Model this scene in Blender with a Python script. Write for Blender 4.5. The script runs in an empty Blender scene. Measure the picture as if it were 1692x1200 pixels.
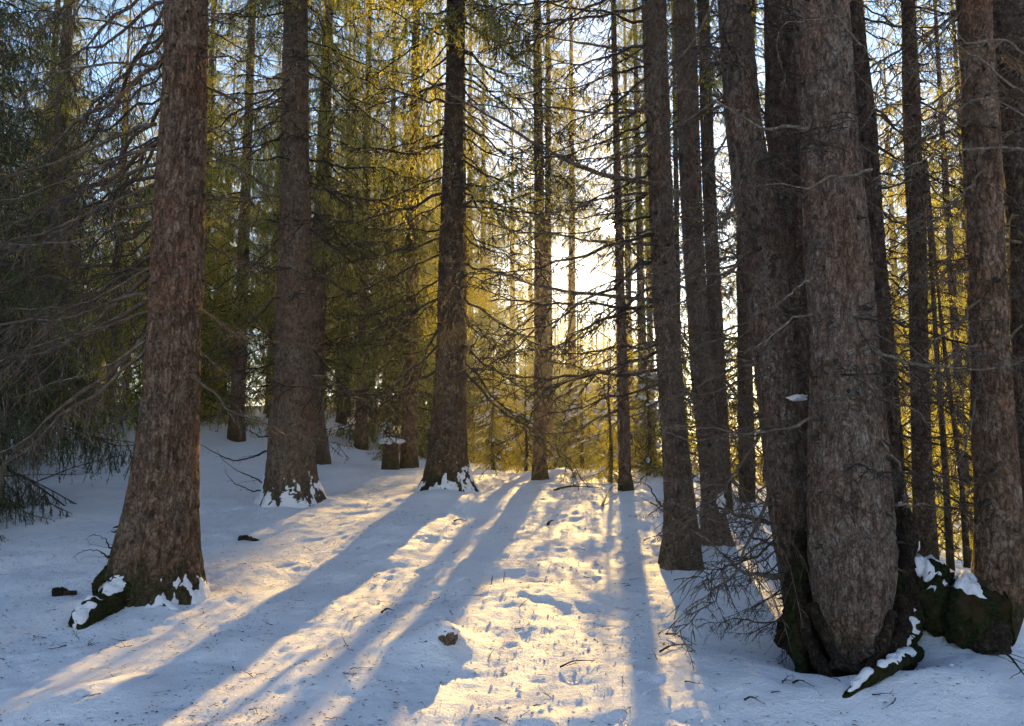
import bpy, math
import numpy as np
from mathutils import Vector, Matrix

# ------------------------------------------------------------------ camera, sky, sun, exposure
SC = bpy.context.scene
COL = SC.collection
F_PX, CU, CV, HORIZON = 1300.0, 846.0, 600.0, 740.0      # focal length, centre and eye level in photograph pixels
EYE = 1.6
PITCH = math.atan((HORIZON - CV) / F_PX)
cam_d = bpy.data.cameras.new("camera")
cam = bpy.data.objects.new("camera", cam_d)
COL.objects.link(cam)
cam.location = (0, 0, EYE)
cam.rotation_euler = (math.pi / 2 + PITCH, 0, 0)
cam_d.sensor_width = 36
cam_d.lens = 36 * F_PX / 1692
cam_d.clip_start = 0.05
cam_d.clip_end = 3000
SC.camera = cam


def ray(u, v):
    a, b = (u - CU) / F_PX, (CV - v) / F_PX
    return np.array([a, math.cos(PITCH) - math.sin(PITCH) * b, math.sin(PITCH) + math.cos(PITCH) * b])


def P(u, v, Y):
    d = ray(u, v)
    return np.array([0, 0, EYE]) + d * (Y / d[1])


SUN_DIR = ray(1008, 378)
SUN_DIR = SUN_DIR / np.linalg.norm(SUN_DIR)
SUN_EL = math.asin(SUN_DIR[2])
SUN_AZ = math.atan2(SUN_DIR[0], SUN_DIR[1])               # clockwise from +Y
world = bpy.data.worlds.new("World")
SC.world = world
world.use_nodes = True
wn = world.node_tree
wn.nodes.clear()
sky = wn.nodes.new("ShaderNodeTexSky")
sky.sky_type = 'NISHITA'
sky.sun_disc = True            # the sun itself is in the picture; the lamp below does the lighting
sky.sun_size = math.radians(1.25)
sky.sun_intensity = 0.004
sky.sun_elevation = SUN_EL
sky.sun_rotation = SUN_AZ
sky.air_density = 1.0
sky.dust_density = 0.0
sky.ozone_density = 1.6
bg = wn.nodes.new("ShaderNodeBackground")
bg.inputs["Strength"].default_value = 0.105
wo = wn.nodes.new("ShaderNodeOutputWorld")
wn.links.new(sky.outputs[0], bg.inputs[0])
wn.links.new(bg.outputs[0], wo.inputs[0])
sun_d = bpy.data.lights.new("sun", 'SUN')
sun_d.energy = 5.0
sun_d.angle = math.radians(0.55)
sun_d.color = (1.0, 0.65, 0.2)
sun_o = bpy.data.objects.new("sun", sun_d)
COL.objects.link(sun_o)
sun_o.location = (3, 20, 12)
sun_o.rotation_euler = Vector(SUN_DIR).to_track_quat('Z', 'Y').to_euler()
SC.view_settings.view_transform = 'Standard'
SC.view_settings.look = 'None'
SC.view_settings.gamma = 1
SC.view_settings.exposure = 1.6
SC.cycles.max_bounces = 3
SC.cycles.diffuse_bounces = 2
SC.cycles.debug_use_spatial_splits = True
SC.cycles.use_adaptive_sampling = True
SC.cycles.adaptive_threshold = 0.05
SC.cycles.transmission_bounces = 4
SC.cycles.volume_bounces = 0
SC.cycles.use_denoising = True
SC.cycles.caustics_reflective = False
SC.cycles.caustics_refractive = False
rng = np.random.default_rng(11)
UP = np.array([0, 0, 1.0])


# ------------------------------------------------------------------ noise and mesh helpers
def _h(ix, iy, iz, seed):
    h = (ix.astype(np.int64) * 374761393 + iy.astype(np.int64) * 668265263 + iz.astype(np.int64) * 2147483647 + seed * 974634777) & 0xFFFFFFFF
    h = ((h ^ (h >> 13)) * 1274126177) & 0xFFFFFFFF
    h = ((h ^ (h >> 16)) * 2246822519) & 0xFFFFFFFF
    h = h ^ (h >> 15)
    return (h & 0xFFFFFF) / float(0xFFFFFF)


def vnoise(x, y, z=None, seed=0):
    """smooth value noise, -1..1"""
    x = np.asarray(x, float); y = np.asarray(y, float)
    z = np.zeros_like(x) if z is None else np.asarray(z, float)
    x, y, z = np.broadcast_arrays(x, y, z)
    ix, iy, iz = np.floor(x), np.floor(y), np.floor(z)
    fx, fy, fz = x - ix, y - iy, z - iz
    fx, fy, fz = [f * f * f * (f * (f * 6 - 15) + 10) for f in (fx, fy, fz)]
    r = 0
    for dx in (0, 1):
        for dy in (0, 1):
            for dz in (0, 1):
                w = (fx if dx else 1 - fx) * (fy if dy else 1 - fy) * (fz if dz else 1 - fz)
                r = r + w * _h(ix + dx, iy + dy, iz + dz, seed)
    return r * 2 - 1


def sstep(a, b, x):
    t = np.clip((np.asarray(x, float) - a) / (b - a), 0, 1)
    return t * t * (3 - 2 * t)


def norm(v):
    return v / np.maximum(np.linalg.norm(v, axis=-1, keepdims=True), 1e-9)


def cat(parts):
    """join [(V, F, material index)] into one V, F, M"""
    Vs, Fs, Ms, o = [], [], [], 0
    for V, F, m in parts:
        if len(V) == 0:
            continue
        Vs.append(V); Fs.append(F + o); Ms.append(np.full(len(F), m) if np.isscalar(m) else m)
        o += len(V)
    return np.concatenate(Vs), np.concatenate(Fs), np.concatenate(Ms)


def mesh(name, V, F, mats, M=None, smooth=True):
    me = bpy.data.meshes.new(name)
    V = np.ascontiguousarray(V, dtype=np.float32); F = np.ascontiguousarray(F, dtype=np.int32)
    me.vertices.add(len(V)); me.vertices.foreach_set("co", V.ravel())
    me.loops.add(F.size); me.loops.foreach_set("vertex_index", F.ravel())
    me.polygons.add(len(F))
    me.polygons.foreach_set("loop_start", np.arange(0, F.size, 3, dtype=np.int32))
    for m in mats:
        me.materials.append(m)
    if M is not None and len(mats) > 1:
        me.polygons.foreach_set("material_index", np.ascontiguousarray(M, dtype=np.int32))
    me.polygons.foreach_set("use_smooth", np.full(len(F), smooth, dtype=bool))
    me.update(calc_edges=True)
    return me


def obj(name, me, parent=None, loc=(0, 0, 0), rot=(0, 0, 0), scale=1.0, **props):
    o = bpy.data.objects.new(name, me)
    COL.objects.link(o)
    o.location = loc; o.rotation_euler = rot
    o.scale = (scale,) * 3 if np.isscalar(scale) else scale
    if parent is not None:
        o.parent = parent
    for k, v in props.items():
        o[k] = v
    return o


def thing(name, label, category, loc, group=None, rotz=0.0, scale=1.0):
    o = obj(name, None, None, tuple(float(c) for c in loc), (0, 0, rotz), scale, label=label, category=category)
    o.empty_display_size = 0.2
    if group:
        o["group"] = group
    return o


def tubes(Pn, R, k):
    """Pn (m,n,3) polylines, R (m,n) radii -> V, F"""
    m, n, _ = Pn.shape
    T = norm(np.gradient(Pn, axis=1))
    mean = norm(Pn[:, -1] - Pn[:, 0])
    ref = np.where(np.abs(mean[:, 2:3]) < 0.8, np.array([[0, 0, 1.0]]), np.array([[1.0, 0, 0]]))[:, None, :]
    N = norm(np.cross(T, ref)); B = np.cross(T, N)
    a = np.arange(k) * 2 * math.pi / k
    V = Pn[:, :, None, :] + R[:, :, None, None] * (np.cos(a)[None, None, :, None] * N[:, :, None, :] + np.sin(a)[None, None, :, None] * B[:, :, None, :])
    V = V.reshape(-1, 3)
    i, j, q = np.meshgrid(np.arange(m), np.arange(n - 1), np.arange(k), indexing='ij')
    b = (i * n + j) * k
    a0, a1 = b + q, b + (q + 1) % k
    c0, c1 = a0 + k, a1 + k
    F = np.concatenate([np.stack([a0, a1, c1], -1).reshape(-1, 3), np.stack([a0, c1, c0], -1).reshape(-1, 3)])
    return V, F


def ribbons(Pn, R, flat):
    """flat strips along polylines (m,n,3), half width R (m,n); flat (m,3) is the width direction"""
    m, n, _ = Pn.shape
    w = flat[:, None, :] * R[..., None]
    V = np.stack([Pn - w, Pn + w], 2).reshape(-1, 3)
    i, j = np.meshgrid(np.arange(m), np.arange(n - 1), indexing='ij')
    b = (i * n + j) * 2
    F = np.concatenate([np.stack([b, b + 1, b + 3], -1).reshape(-1, 3), np.stack([b, b + 3, b + 2], -1).reshape(-1, 3)])
    return V, F


def resample(pts, n):
    pts = np.asarray(pts, float)
    # Catmull-Rom through the points, then even spacing
    p = np.concatenate([[2 * pts[0] - pts[1]], pts, [2 * pts[-1] - pts[-2]]])
    out = []
    for i in range(1, len(p) - 2):
        t = np.linspace(0, 1, 12, endpoint=False)[:, None]
        out.append(0.5 * ((2 * p[i]) + (-p[i - 1] + p[i + 1]) * t + (2 * p[i - 1] - 5 * p[i] + 4 * p[i + 1] - p[i + 2]) * t ** 2 + (-p[i - 1] + 3 * p[i] - 3 * p[i + 1] + p[i + 2]) * t ** 3))
    out = np.concatenate(out + [pts[-1:]])
    s = np.concatenate([[0], np.cumsum(np.linalg.norm(np.diff(out, axis=0), axis=1))])
    q = np.linspace(0, s[-1], n)
    return np.stack([np.interp(q, s, out[:, i]) for i in range(3)], 1)


# ------------------------------------------------------------------ materials
class NT:
    def __init__(self, name):
        self.m = bpy.data.materials.new(name); self.m.use_nodes = True
        self.t = self.m.node_tree; self.t.nodes.clear()

    def n(self, kind, **kw):
        o = self.t.nodes.new("ShaderNode" + kind)
        for k, v in kw.items():
            if k.startswith("i_"):
                o.inputs[k[2:].replace("_", " ")].default_value = v
            else:
                setattr(o, k, v)
        return o

    def l(self, a, b):
        self.t.links.new(a, b)

    def ramp(self, fac, stops):
        r = self.n("ValToRGB")
        e = r.color_ramp.elements
        while len(e) < len(stops):
            e.new(0.5)
        for q, (p, c) in zip(e, stops):
            q.position = p
            q.color = (c, c, c, 1) if np.isscalar(c) else (*c, 1)
        self.l(fac, r.inputs[0])
        return r.outputs[0]

    def mix(self, fac, a, b, blend='MIX'):
        x = self.n("Mix", data_type='RGBA', blend_type=blend)
        for s, v in ((x.inputs[0], fac), (x.inputs[6], a), (x.inputs[7], b)):
            if hasattr(v, "is_output"):
                self.l(v, s)
            elif np.isscalar(v):
                s.default_value = v
            else:
                s.default_value = (*v, 1)
        return x.outputs[2]

    def math(self, op, a, b=0.0):
        x = self.n("Math", operation=op)
        for s, v in ((x.inputs[0], a), (x.inputs[1], b)):
            if hasattr(v, "is_output"):
                self.l(v, s)
            else:
                s.default_value = v
        return x.outputs[0]

    def coords(self, scale, kind="Object"):
        tc = self.n("TexCoord"); mp = self.n("Mapping")
        mp.inputs["Scale"].default_value = scale
        self.l(tc.outputs[kind], mp.inputs[0])
        return mp.outputs[0]

    def noise(self, vec, scale, detail=4, rough=0.6, dist=0.0):
        x = self.n("TexNoise")
        x.inputs["Scale"].default_value = scale; x.inputs["Detail"].default_value = detail
        x.inputs["Roughness"].default_value = rough; x.inputs["Distortion"].default_value = dist
        self.l(vec, x.inputs["Vector"])
        return x.outputs[0]

    def finish(self, col, rough=0.9, bump=None, bstr=0.5, bdist=0.01, spec=0.2):
        b = self.n("BsdfPrincipled")
        if hasattr(col, "is_output"):
            self.l(col, b.inputs["Base Color"])
        else:
            b.inputs["Base Color"].default_value = (*col, 1)
        b.inputs["Roughness"].default_value = rough
        b.inputs["Specular IOR Level"].default_value = spec
        if bump is not None:
            bp = self.n("Bump"); bp.inputs["Strength"].default_value = bstr; bp.inputs["Distance"].default_value = bdist
            self.l(bump, bp.inputs["Height"]); self.l(bp.outputs[0], b.inputs["Normal"])
        o = self.n("OutputMaterial")
        self.l(b.outputs[0], o.inputs[0])
        return self.m


def bark_material(name, lo, mid, hi, lichen=0.5, moss=0.45, moss_top=0.5, plate=14.0):
    t = NT(name)
    vf = t.coords((1, 1, 0.36)); v = t.coords((1, 1, 0.7)); vo = t.coords((1, 1, 1))
    grain = t.noise(v, plate, 8, 0.72, 0.5)
    big = t.noise(v, 3.2, 4, 0.6)
    fur = t.math('ABSOLUTE', t.math('SUBTRACT', t.noise(vf, plate * 1.25, 4, 0.6, 0.5), 0.5))
    furrow = t.ramp(fur, [(0.0, 0.0), (0.045, 1.0)])                       # 0 in the cracks between plates
    vor = t.n("TexVoronoi", feature='DISTANCE_TO_EDGE'); vor.inputs["Scale"].default_value = plate * 1.9
    dv = t.n("VectorMath", operation='ADD'); t.l(v, dv.inputs[0])
    sc = t.n("VectorMath", operation='SCALE'); sc.inputs[3].default_value = 0.16
    nn = t.n("TexNoise"); nn.inputs["Scale"].default_value = 11; nn.inputs["Detail"].default_value = 4; t.l(vo, nn.inputs["Vector"]); t.l(nn.outputs[1], sc.inputs[0])
    t.l(sc.outputs[0], dv.inputs[1]); t.l(dv.outputs[0], vor.inputs["Vector"])
    flake = t.ramp(vor.outputs["Distance"], [(0.0, 0.0), (0.12, 1.0)])
    col = t.ramp(grain, [(0.34, lo), (0.5, mid), (0.68, hi)])
    col = t.mix(t.math('MULTIPLY', t.ramp(big, [(0.45, 0.0), (0.62, 1.0)]), 0.55), col, tuple(c * s_ for c, s_ in zip(mid, (1.2, 0.92, 0.8))))
    col = t.mix(t.math('MULTIPLY', t.math('SUBTRACT', 1.0, furrow), 0.5), col, tuple(c * 0.35 for c in lo))
    col = t.mix(t.math('MULTIPLY', t.math('SUBTRACT', 1.0, flake), 0.45), col, tuple(c * 0.5 for c in lo))
    spots = t.ramp(t.noise(vo, 38, 5, 0.75), [(0.53, 0.0), (0.60, 1.0)])
    where = t.ramp(t.noise(vo, 3.5, 4, 0.6), [(0.45, 0.0), (0.62, 1.0)])
    col = t.mix(t.math('MULTIPLY', t.math('MULTIPLY', spots, where), lichen), col, (0.36, 0.35, 0.32))
    if moss > 0:                                                            # moss grows round the foot
        sx = t.n("SeparateXYZ"); t.l(vo, sx.inputs[0])
        hgt = t.math('SUBTRACT', 1.0, t.math('DIVIDE', sx.outputs[2], moss_top))
        mm = t.math('ADD', hgt, t.math('MULTIPLY', t.math('SUBTRACT', t.noise(vo, 7, 6, 0.7), 0.5), 3.0))
        mfac = t.math('MULTIPLY', t.ramp(mm, [(0.35, 0.0), (0.8, 1.0)]), moss)
        col = t.mix(mfac, col, t.mix(t.noise(vo, 45, 4), (0.018, 0.024, 0.008), (0.06, 0.065, 0.022)))
    bump = t.math('ADD', t.math('MULTIPLY', furrow, 0.9), t.math('ADD', t.math('MULTIPLY', flake, 0.5), t.math('ADD', t.math('MULTIPLY', grain, 1.6), t.math('MULTIPLY', t.noise(vo, 110, 4, 0.7), 0.4))))
    return t.finish(col, 0.92, bump, 1.0, 0.034, 0.12)


BARK = bark_material("spruce_bark", (0.095, 0.056, 0.038), (0.265, 0.158, 0.106), (0.40, 0.285, 0.215), moss=0.75)
BARK_DRY = bark_material("dry_spruce_bark", (0.115, 0.075, 0.055), (0.275, 0.186, 0.14), (0.43, 0.34, 0.28), lichen=0.9, moss=0.0, plate=17)
BARK2 = bark_material("grey_spruce_bark", (0.09, 0.06, 0.045), (0.245, 0.165, 0.124), (0.40, 0.31, 0.26), lichen=0.9, moss=0.4, plate=19)
BARK3 = bark_material("dark_spruce_bark", (0.05, 0.033, 0.025), (0.135, 0.088, 0.066), (0.25, 0.185, 0.15), moss=0.7, moss_top=0.6, plate=17)
BARK_ROOT = bark_material("root_bark", (0.02, 0.014, 0.010), (0.06, 0.038, 0.027), (0.13, 0.09, 0.065), lichen=0.3, moss=0.0, plate=24)


def moss_material():
    t = NT("moss")
    v = t.coords((1, 1, 1))
    col = t.ramp(t.noise(v, 40, 6, 0.7), [(0.36, (0.008, 0.010, 0.005)), (0.54, (0.028, 0.034, 0.012)), (0.74, (0.075, 0.070, 0.030))])
    col = t.mix(t.ramp(t.noise(v, 9, 4), [(0.5, 0.0), (0.65, 0.8)]), col, (0.06, 0.032, 0.018))
    return t.finish(col, 1.0, t.noise(v, 120, 4, 0.75), 1.0, 0.02, 0.05)


MOSS = moss_material()


def twig_material(name, a, b, lich):
    t = NT(name)
    v = t.coords((1, 1, 1))
    col = t.ramp(t.noise(v, 14, 4), [(0.35, a), (0.65, b)])
    col = t.mix(t.math('MULTIPLY', t.ramp(t.noise(v, 45, 3), [(0.52, 0.0), (0.62, 1.0)]), lich), col, (0.25, 0.25, 0.21))
    return t.finish(col, 0.9, t.noise(v, 180, 3), 0.5, 0.004, 0.15)


TWIG = twig_material("dead_branch_wood", (0.05, 0.034, 0.025), (0.13, 0.085, 0.06), 0.35)
TWIG_D = twig_material("dark_twig_wood", (0.022, 0.016, 0.013), (0.065, 0.045, 0.034), 0.15)
TWIG_L = twig_material("lichen_branch_wood", (0.07, 0.048, 0.036), (0.165, 0.118, 0.09), 0.6)


def needle_material(name, dark, light, trans, tw):
    t = NT(name)
    oi = t.n("ObjectInfo")
    v = t.coords((1, 1, 1))
    f = t.ramp(t.noise(v, 1.6, 4, 0.7), [(0.33, 0.0), (0.68, 1.0)])
    col = t.mix(f, dark, light)
    hs = t.n("HueSaturation"); t.l(col, hs.inputs["Color"])
    t.l(t.math('ADD', t.math('MULTIPLY', oi.outputs["Random"], 0.5), 0.75), hs.inputs["Value"])
    d = t.n("BsdfDiffuse"); t.l(hs.outputs[0], d.inputs[0])
    tr = t.n("BsdfTranslucent"); t.l(t.mix(t.math('MULTIPLY', t.math('ADD', oi.outputs['Random'], f), 0.5), tuple(c * k_ for c, k_ in zip(trans, (0.62, 0.80, 1.25))), trans), tr.inputs[0])
    mx = t.n("MixShader"); mx.inputs[0].default_value = tw
    t.l(d.outputs[0], mx.inputs[1]); t.l(tr.outputs[0], mx.inputs[2])
    o = t.n("OutputMaterial"); t.l(mx.outputs[0], o.inputs[0])
    return t.m


NEEDLE = needle_material("spruce_needles", (0.036, 0.054, 0.038), (0.088, 0.093, 0.042), (0.72, 0.60, 0.10), 0.62)
NEEDLE_N = needle_material("shaded_spruce_needles", (0.05, 0.075, 0.042), (0.105, 0.115, 0.055), (0.16, 0.17, 0.05), 0.35)  # shaded copy of the needles; base colour lifted against weak fill light


def snow_material():
    t = NT("snow")
    v = t.coords((1, 1, 1))
    col = t.mix(t.ramp(t.noise(v, 3.5, 5, 0.6), [(0.35, 0.0), (0.7, 1.0)]), (0.80, 0.76, 0.82), (0.87, 0.83, 0.88))  # violet cast of shade and warm bounce tinted into the white
    specks = t.ramp(t.noise(v, 70, 3, 0.6), [(0.70, 0.0), (0.75, 1.0)])
    area = t.ramp(t.noise(v, 1.4, 3), [(0.45, 0.0), (0.65, 1.0)])
    col = t.mix(t.math('MULTIPLY', t.math('MULTIPLY', specks, area), 0.55), col, (0.16, 0.12, 0.09))
    b1 = t.noise(v, 26, 5, 0.65); b2 = t.noise(v, 130, 4, 0.7)
    bump = t.math('ADD', b1, t.math('MULTIPLY', b2, 0.35))
    return t.finish(col, 0.75, bump, 0.9, 0.028, 0.25)


SNOW = snow_material()


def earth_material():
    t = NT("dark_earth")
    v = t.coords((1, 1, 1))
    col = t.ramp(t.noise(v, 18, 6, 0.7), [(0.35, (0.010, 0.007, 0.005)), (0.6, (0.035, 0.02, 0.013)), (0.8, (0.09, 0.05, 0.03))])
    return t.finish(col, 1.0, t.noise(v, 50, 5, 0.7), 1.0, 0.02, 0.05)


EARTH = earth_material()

# ------------------------------------------------------------------ the snowy ground
SUN_TAN = math.tan(SUN_AZ)
MOUNDS = []      # x, y, height, radius x, radius y


def gbase(x, y):
    x = np.asarray(x, float); y = np.asarray(y, float)
    yy = np.where(y < 12, y, 12 + 2.2 * np.tanh((y - 12) / 2.2))
    z = 0.085 * yy
    z = np.where(y < 0, 0.05 * np.maximum(y, -40), z)
    far = np.maximum(y - 11.5, 0)
    left = sstep(-1.5, -7, x)
    right = sstep(-3.0, 2.5, x)
    z = z + left * (2.6 * np.tanh(0.11 * far / 2.6) + 0.03 * np.maximum(-x - 3, 0) * sstep(2, 9, y) * np.exp(-np.maximum(-x - 12, 0) / 10))
    z = z - right * 0.9 * np.tanh(0.022 * far / 0.9)
    z = z - 1.3 * sstep(3.2, 7.5, x) * sstep(4.5, 9.5, y) * (1 - 0.5 * sstep(16, 30, y))
    return z


def gmac(x, y):
    z = gbase(x, y)
    for mx, my, h, rx, ry in MOUNDS:
        z = z + h * np.exp(-((x - mx) / rx) ** 2 - ((y - my) / ry) ** 2)
    return z


def gpt(u, v, ymin=2.5, ymax=60):
    """point of the ground seen at photograph pixel u, v"""
    d = ray(u, v)
    ys = np.linspace(ymin, ymax, 3000)
    pz = EYE + d[2] * ys / d[1]
    g = gmac(d[0] * ys / d[1], ys)
    i = int(np.argmax(pz <= g))
    return np.array([d[0] * ys[i] / d[1], ys[i], float(g[i])])


def mound(u, v, h, rx, ry, behind=0.0):
    p = gpt(u, v)
    MOUNDS.append((p[0], p[1] + behind, h, rx, ry))


# low humps and hollows one can make out in the snow
mound(735, 1068, 0.085, 0.15, 0.20, 0.05)
mound(700, 1060, 0.04, 0.25, 0.2)
mound(880, 1190, 0.055, 0.20, 0.16)
mound(905, 985, 0.05, 0.34, 0.22)
mound(790, 935, 0.045, 0.5, 0.25)
mound(640, 880, 0.06, 0.22, 0.5)
mound(905, 905, 0.05, 0.4, 0.3)
mound(820, 880, 0.04, 0.35, 0.3)
mound(520, 985, 0.03, 0.4, 0.4)
mound(160, 1150, 0.05, 0.25, 0.2)
mound(60, 1165, 0.04, 0.2, 0.2)
mound(1115, 1010, 0.04, 0.22, 0.35)
mound(1000, 850, 0.09, 0.8, 0.9)
mound(480, 850, 0.03, 0.55, 0.5)
mound(742, 830, 0.10, 0.55, 0.5)
mound(250, 960, 0.10, 0.55, 0.35, 0.2)
mound(180, 1000, 0.06, 0.5, 0.3)
mound(1180, 1120, 0.07, 0.7, 0.45)
mound(1560, 1150, 0.13, 0.55, 0.35)
MOUNDS.append((2.75, 5.35, 0.36, 0.42, 0.55))
MOUNDS.append((1.95, 4.55, -0.30, 0.30, 0.24))
MOUNDS.append((2.75, 3.95, 0.08, 0.40, 0.25))

PITS = []
prng = np.random.default_rng(5)
for i in range(3):
    f = prng.random()
    yv = 1195 - 350 * f ** 0.7
    u = np.interp(yv, [850, 900, 1000, 1200], [850, 870, 850, 830]) + prng.normal(0, 1) * np.interp(yv, [850, 1200], [45, 210])
    p = gpt(u, yv)
    PITS.append((p[0], p[1], prng.uniform(0.003, 0.013), prng.uniform(0.03, 0.07), prng.uniform(0.03, 0.12), prng.uniform(-1.5, 1.5)))
for i in range(6):
    p = gpt(prng.uniform(-100, 1250), prng.uniform(850, 1195))
    PITS.append((p[0], p[1], prng.uniform(0.01, 0.03), prng.uniform(0.03, 0.07), prng.uniform(0.04, 0.1), prng.uniform(-1.5, 1.5)))


def ground_detail(x, y):
    near = 1 - sstep(16, 40, y)
    z = 0.050 * vnoise(x / 1.3, y / 1.3, seed=1) + 0.026 * vnoise(x / 0.5, y / 0.5, seed=2)
    z = z + 0.016 * vnoise(x / 0.2, y / 0.2, seed=3) * (0.5 + 0.5 * vnoise(x / 0.9, y / 0.9, seed=8)) * 1.4
    z = z + 0.0075 * vnoise(x / 0.085, y / 0.085, seed=4) + 0.0034 * vnoise(x / 0.042, y / 0.042, seed=6)
    trail = np.exp(-((x - 0.02 * y) / 0.75) ** 2) * (1 - sstep(9, 13, y))
    z = z + (0.3 + 0.7 * trail) * 0.0065 * vnoise(x / 0.065, y / 0.075, seed=23) * (0.4 + 0.9 * np.maximum(vnoise(x / 0.45, y / 0.6, seed=24), 0)) - trail * 0.009 * np.maximum(vnoise(x / 0.10, y / 0.12, seed=21) - 0.05, 0) * (0.6 + 0.6 * vnoise(x / 0.5, y / 0.5, seed=22))
    return z * near + 0.3 * vnoise(x / 9, y / 9, seed=7) * sstep(17, 30, y)


def gfull(x, y):
    z = gmac(x, y) + ground_detail(x, y)
    for px, py, d, rx, ry, a in PITS:
        sel = (np.abs(x - px) < 0.4) & (np.abs(y - py) < 0.4)
        if not np.any(sel):
            continue
        dx, dy = x[sel] - px, y[sel] - py
        e = (dx * math.cos(a) + dy * math.sin(a)) ** 2 / rx ** 2 + (-dx * math.sin(a) + dy * math.cos(a)) ** 2 / ry ** 2
        z[sel] += -d * np.exp(-e) + 0.3 * d * np.exp(-(np.sqrt(e) - 1.5) ** 2 * 4)
    return z


def grow(a, step, factor, end):
    out, s = [], step
    while a < end:
        s *= factor; a += s
        out.append(a)
    return out


xs_r = list(np.arange(0, 4.6, 0.029)); xs_r += grow(xs_r[-1], 0.029, 1.06, 220)
xs = np.array([-a for a in xs_r[:0:-1]] + xs_r)
yn = [2.6]
while yn[-1] < 15:
    yn.append(yn[-1] + 0.016 + 0.0026 * yn[-1])
ys = np.array([2.6 - a for a in grow(0, 0.03, 1.25, 120)[::-1]] + yn + grow(yn[-1], 0.05, 1.06, 300))
GX, GY = np.meshgrid(xs, ys)
GZ = gfull(GX.copy(), GY.copy())
nx, ny = len(xs), len(ys)
ii, jj = np.meshgrid(np.arange(ny - 1), np.arange(nx - 1), indexing='ij')
q0 = (ii * nx + jj).ravel()
GF = np.concatenate([np.stack([q0, q0 + 1, q0 + nx + 1], 1), np.stack([q0, q0 + nx + 1, q0 + nx], 1)])
obj("ground", mesh("ground", np.stack([GX.ravel(), GY.ravel(), GZ.ravel()], 1), GF, [SNOW]), kind="structure",
    label="snow covered forest floor rising gently to a ridge")


def gz(x, y):
    return float(gfull(np.array([float(x)]), np.array([float(y)]))[0])


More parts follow.
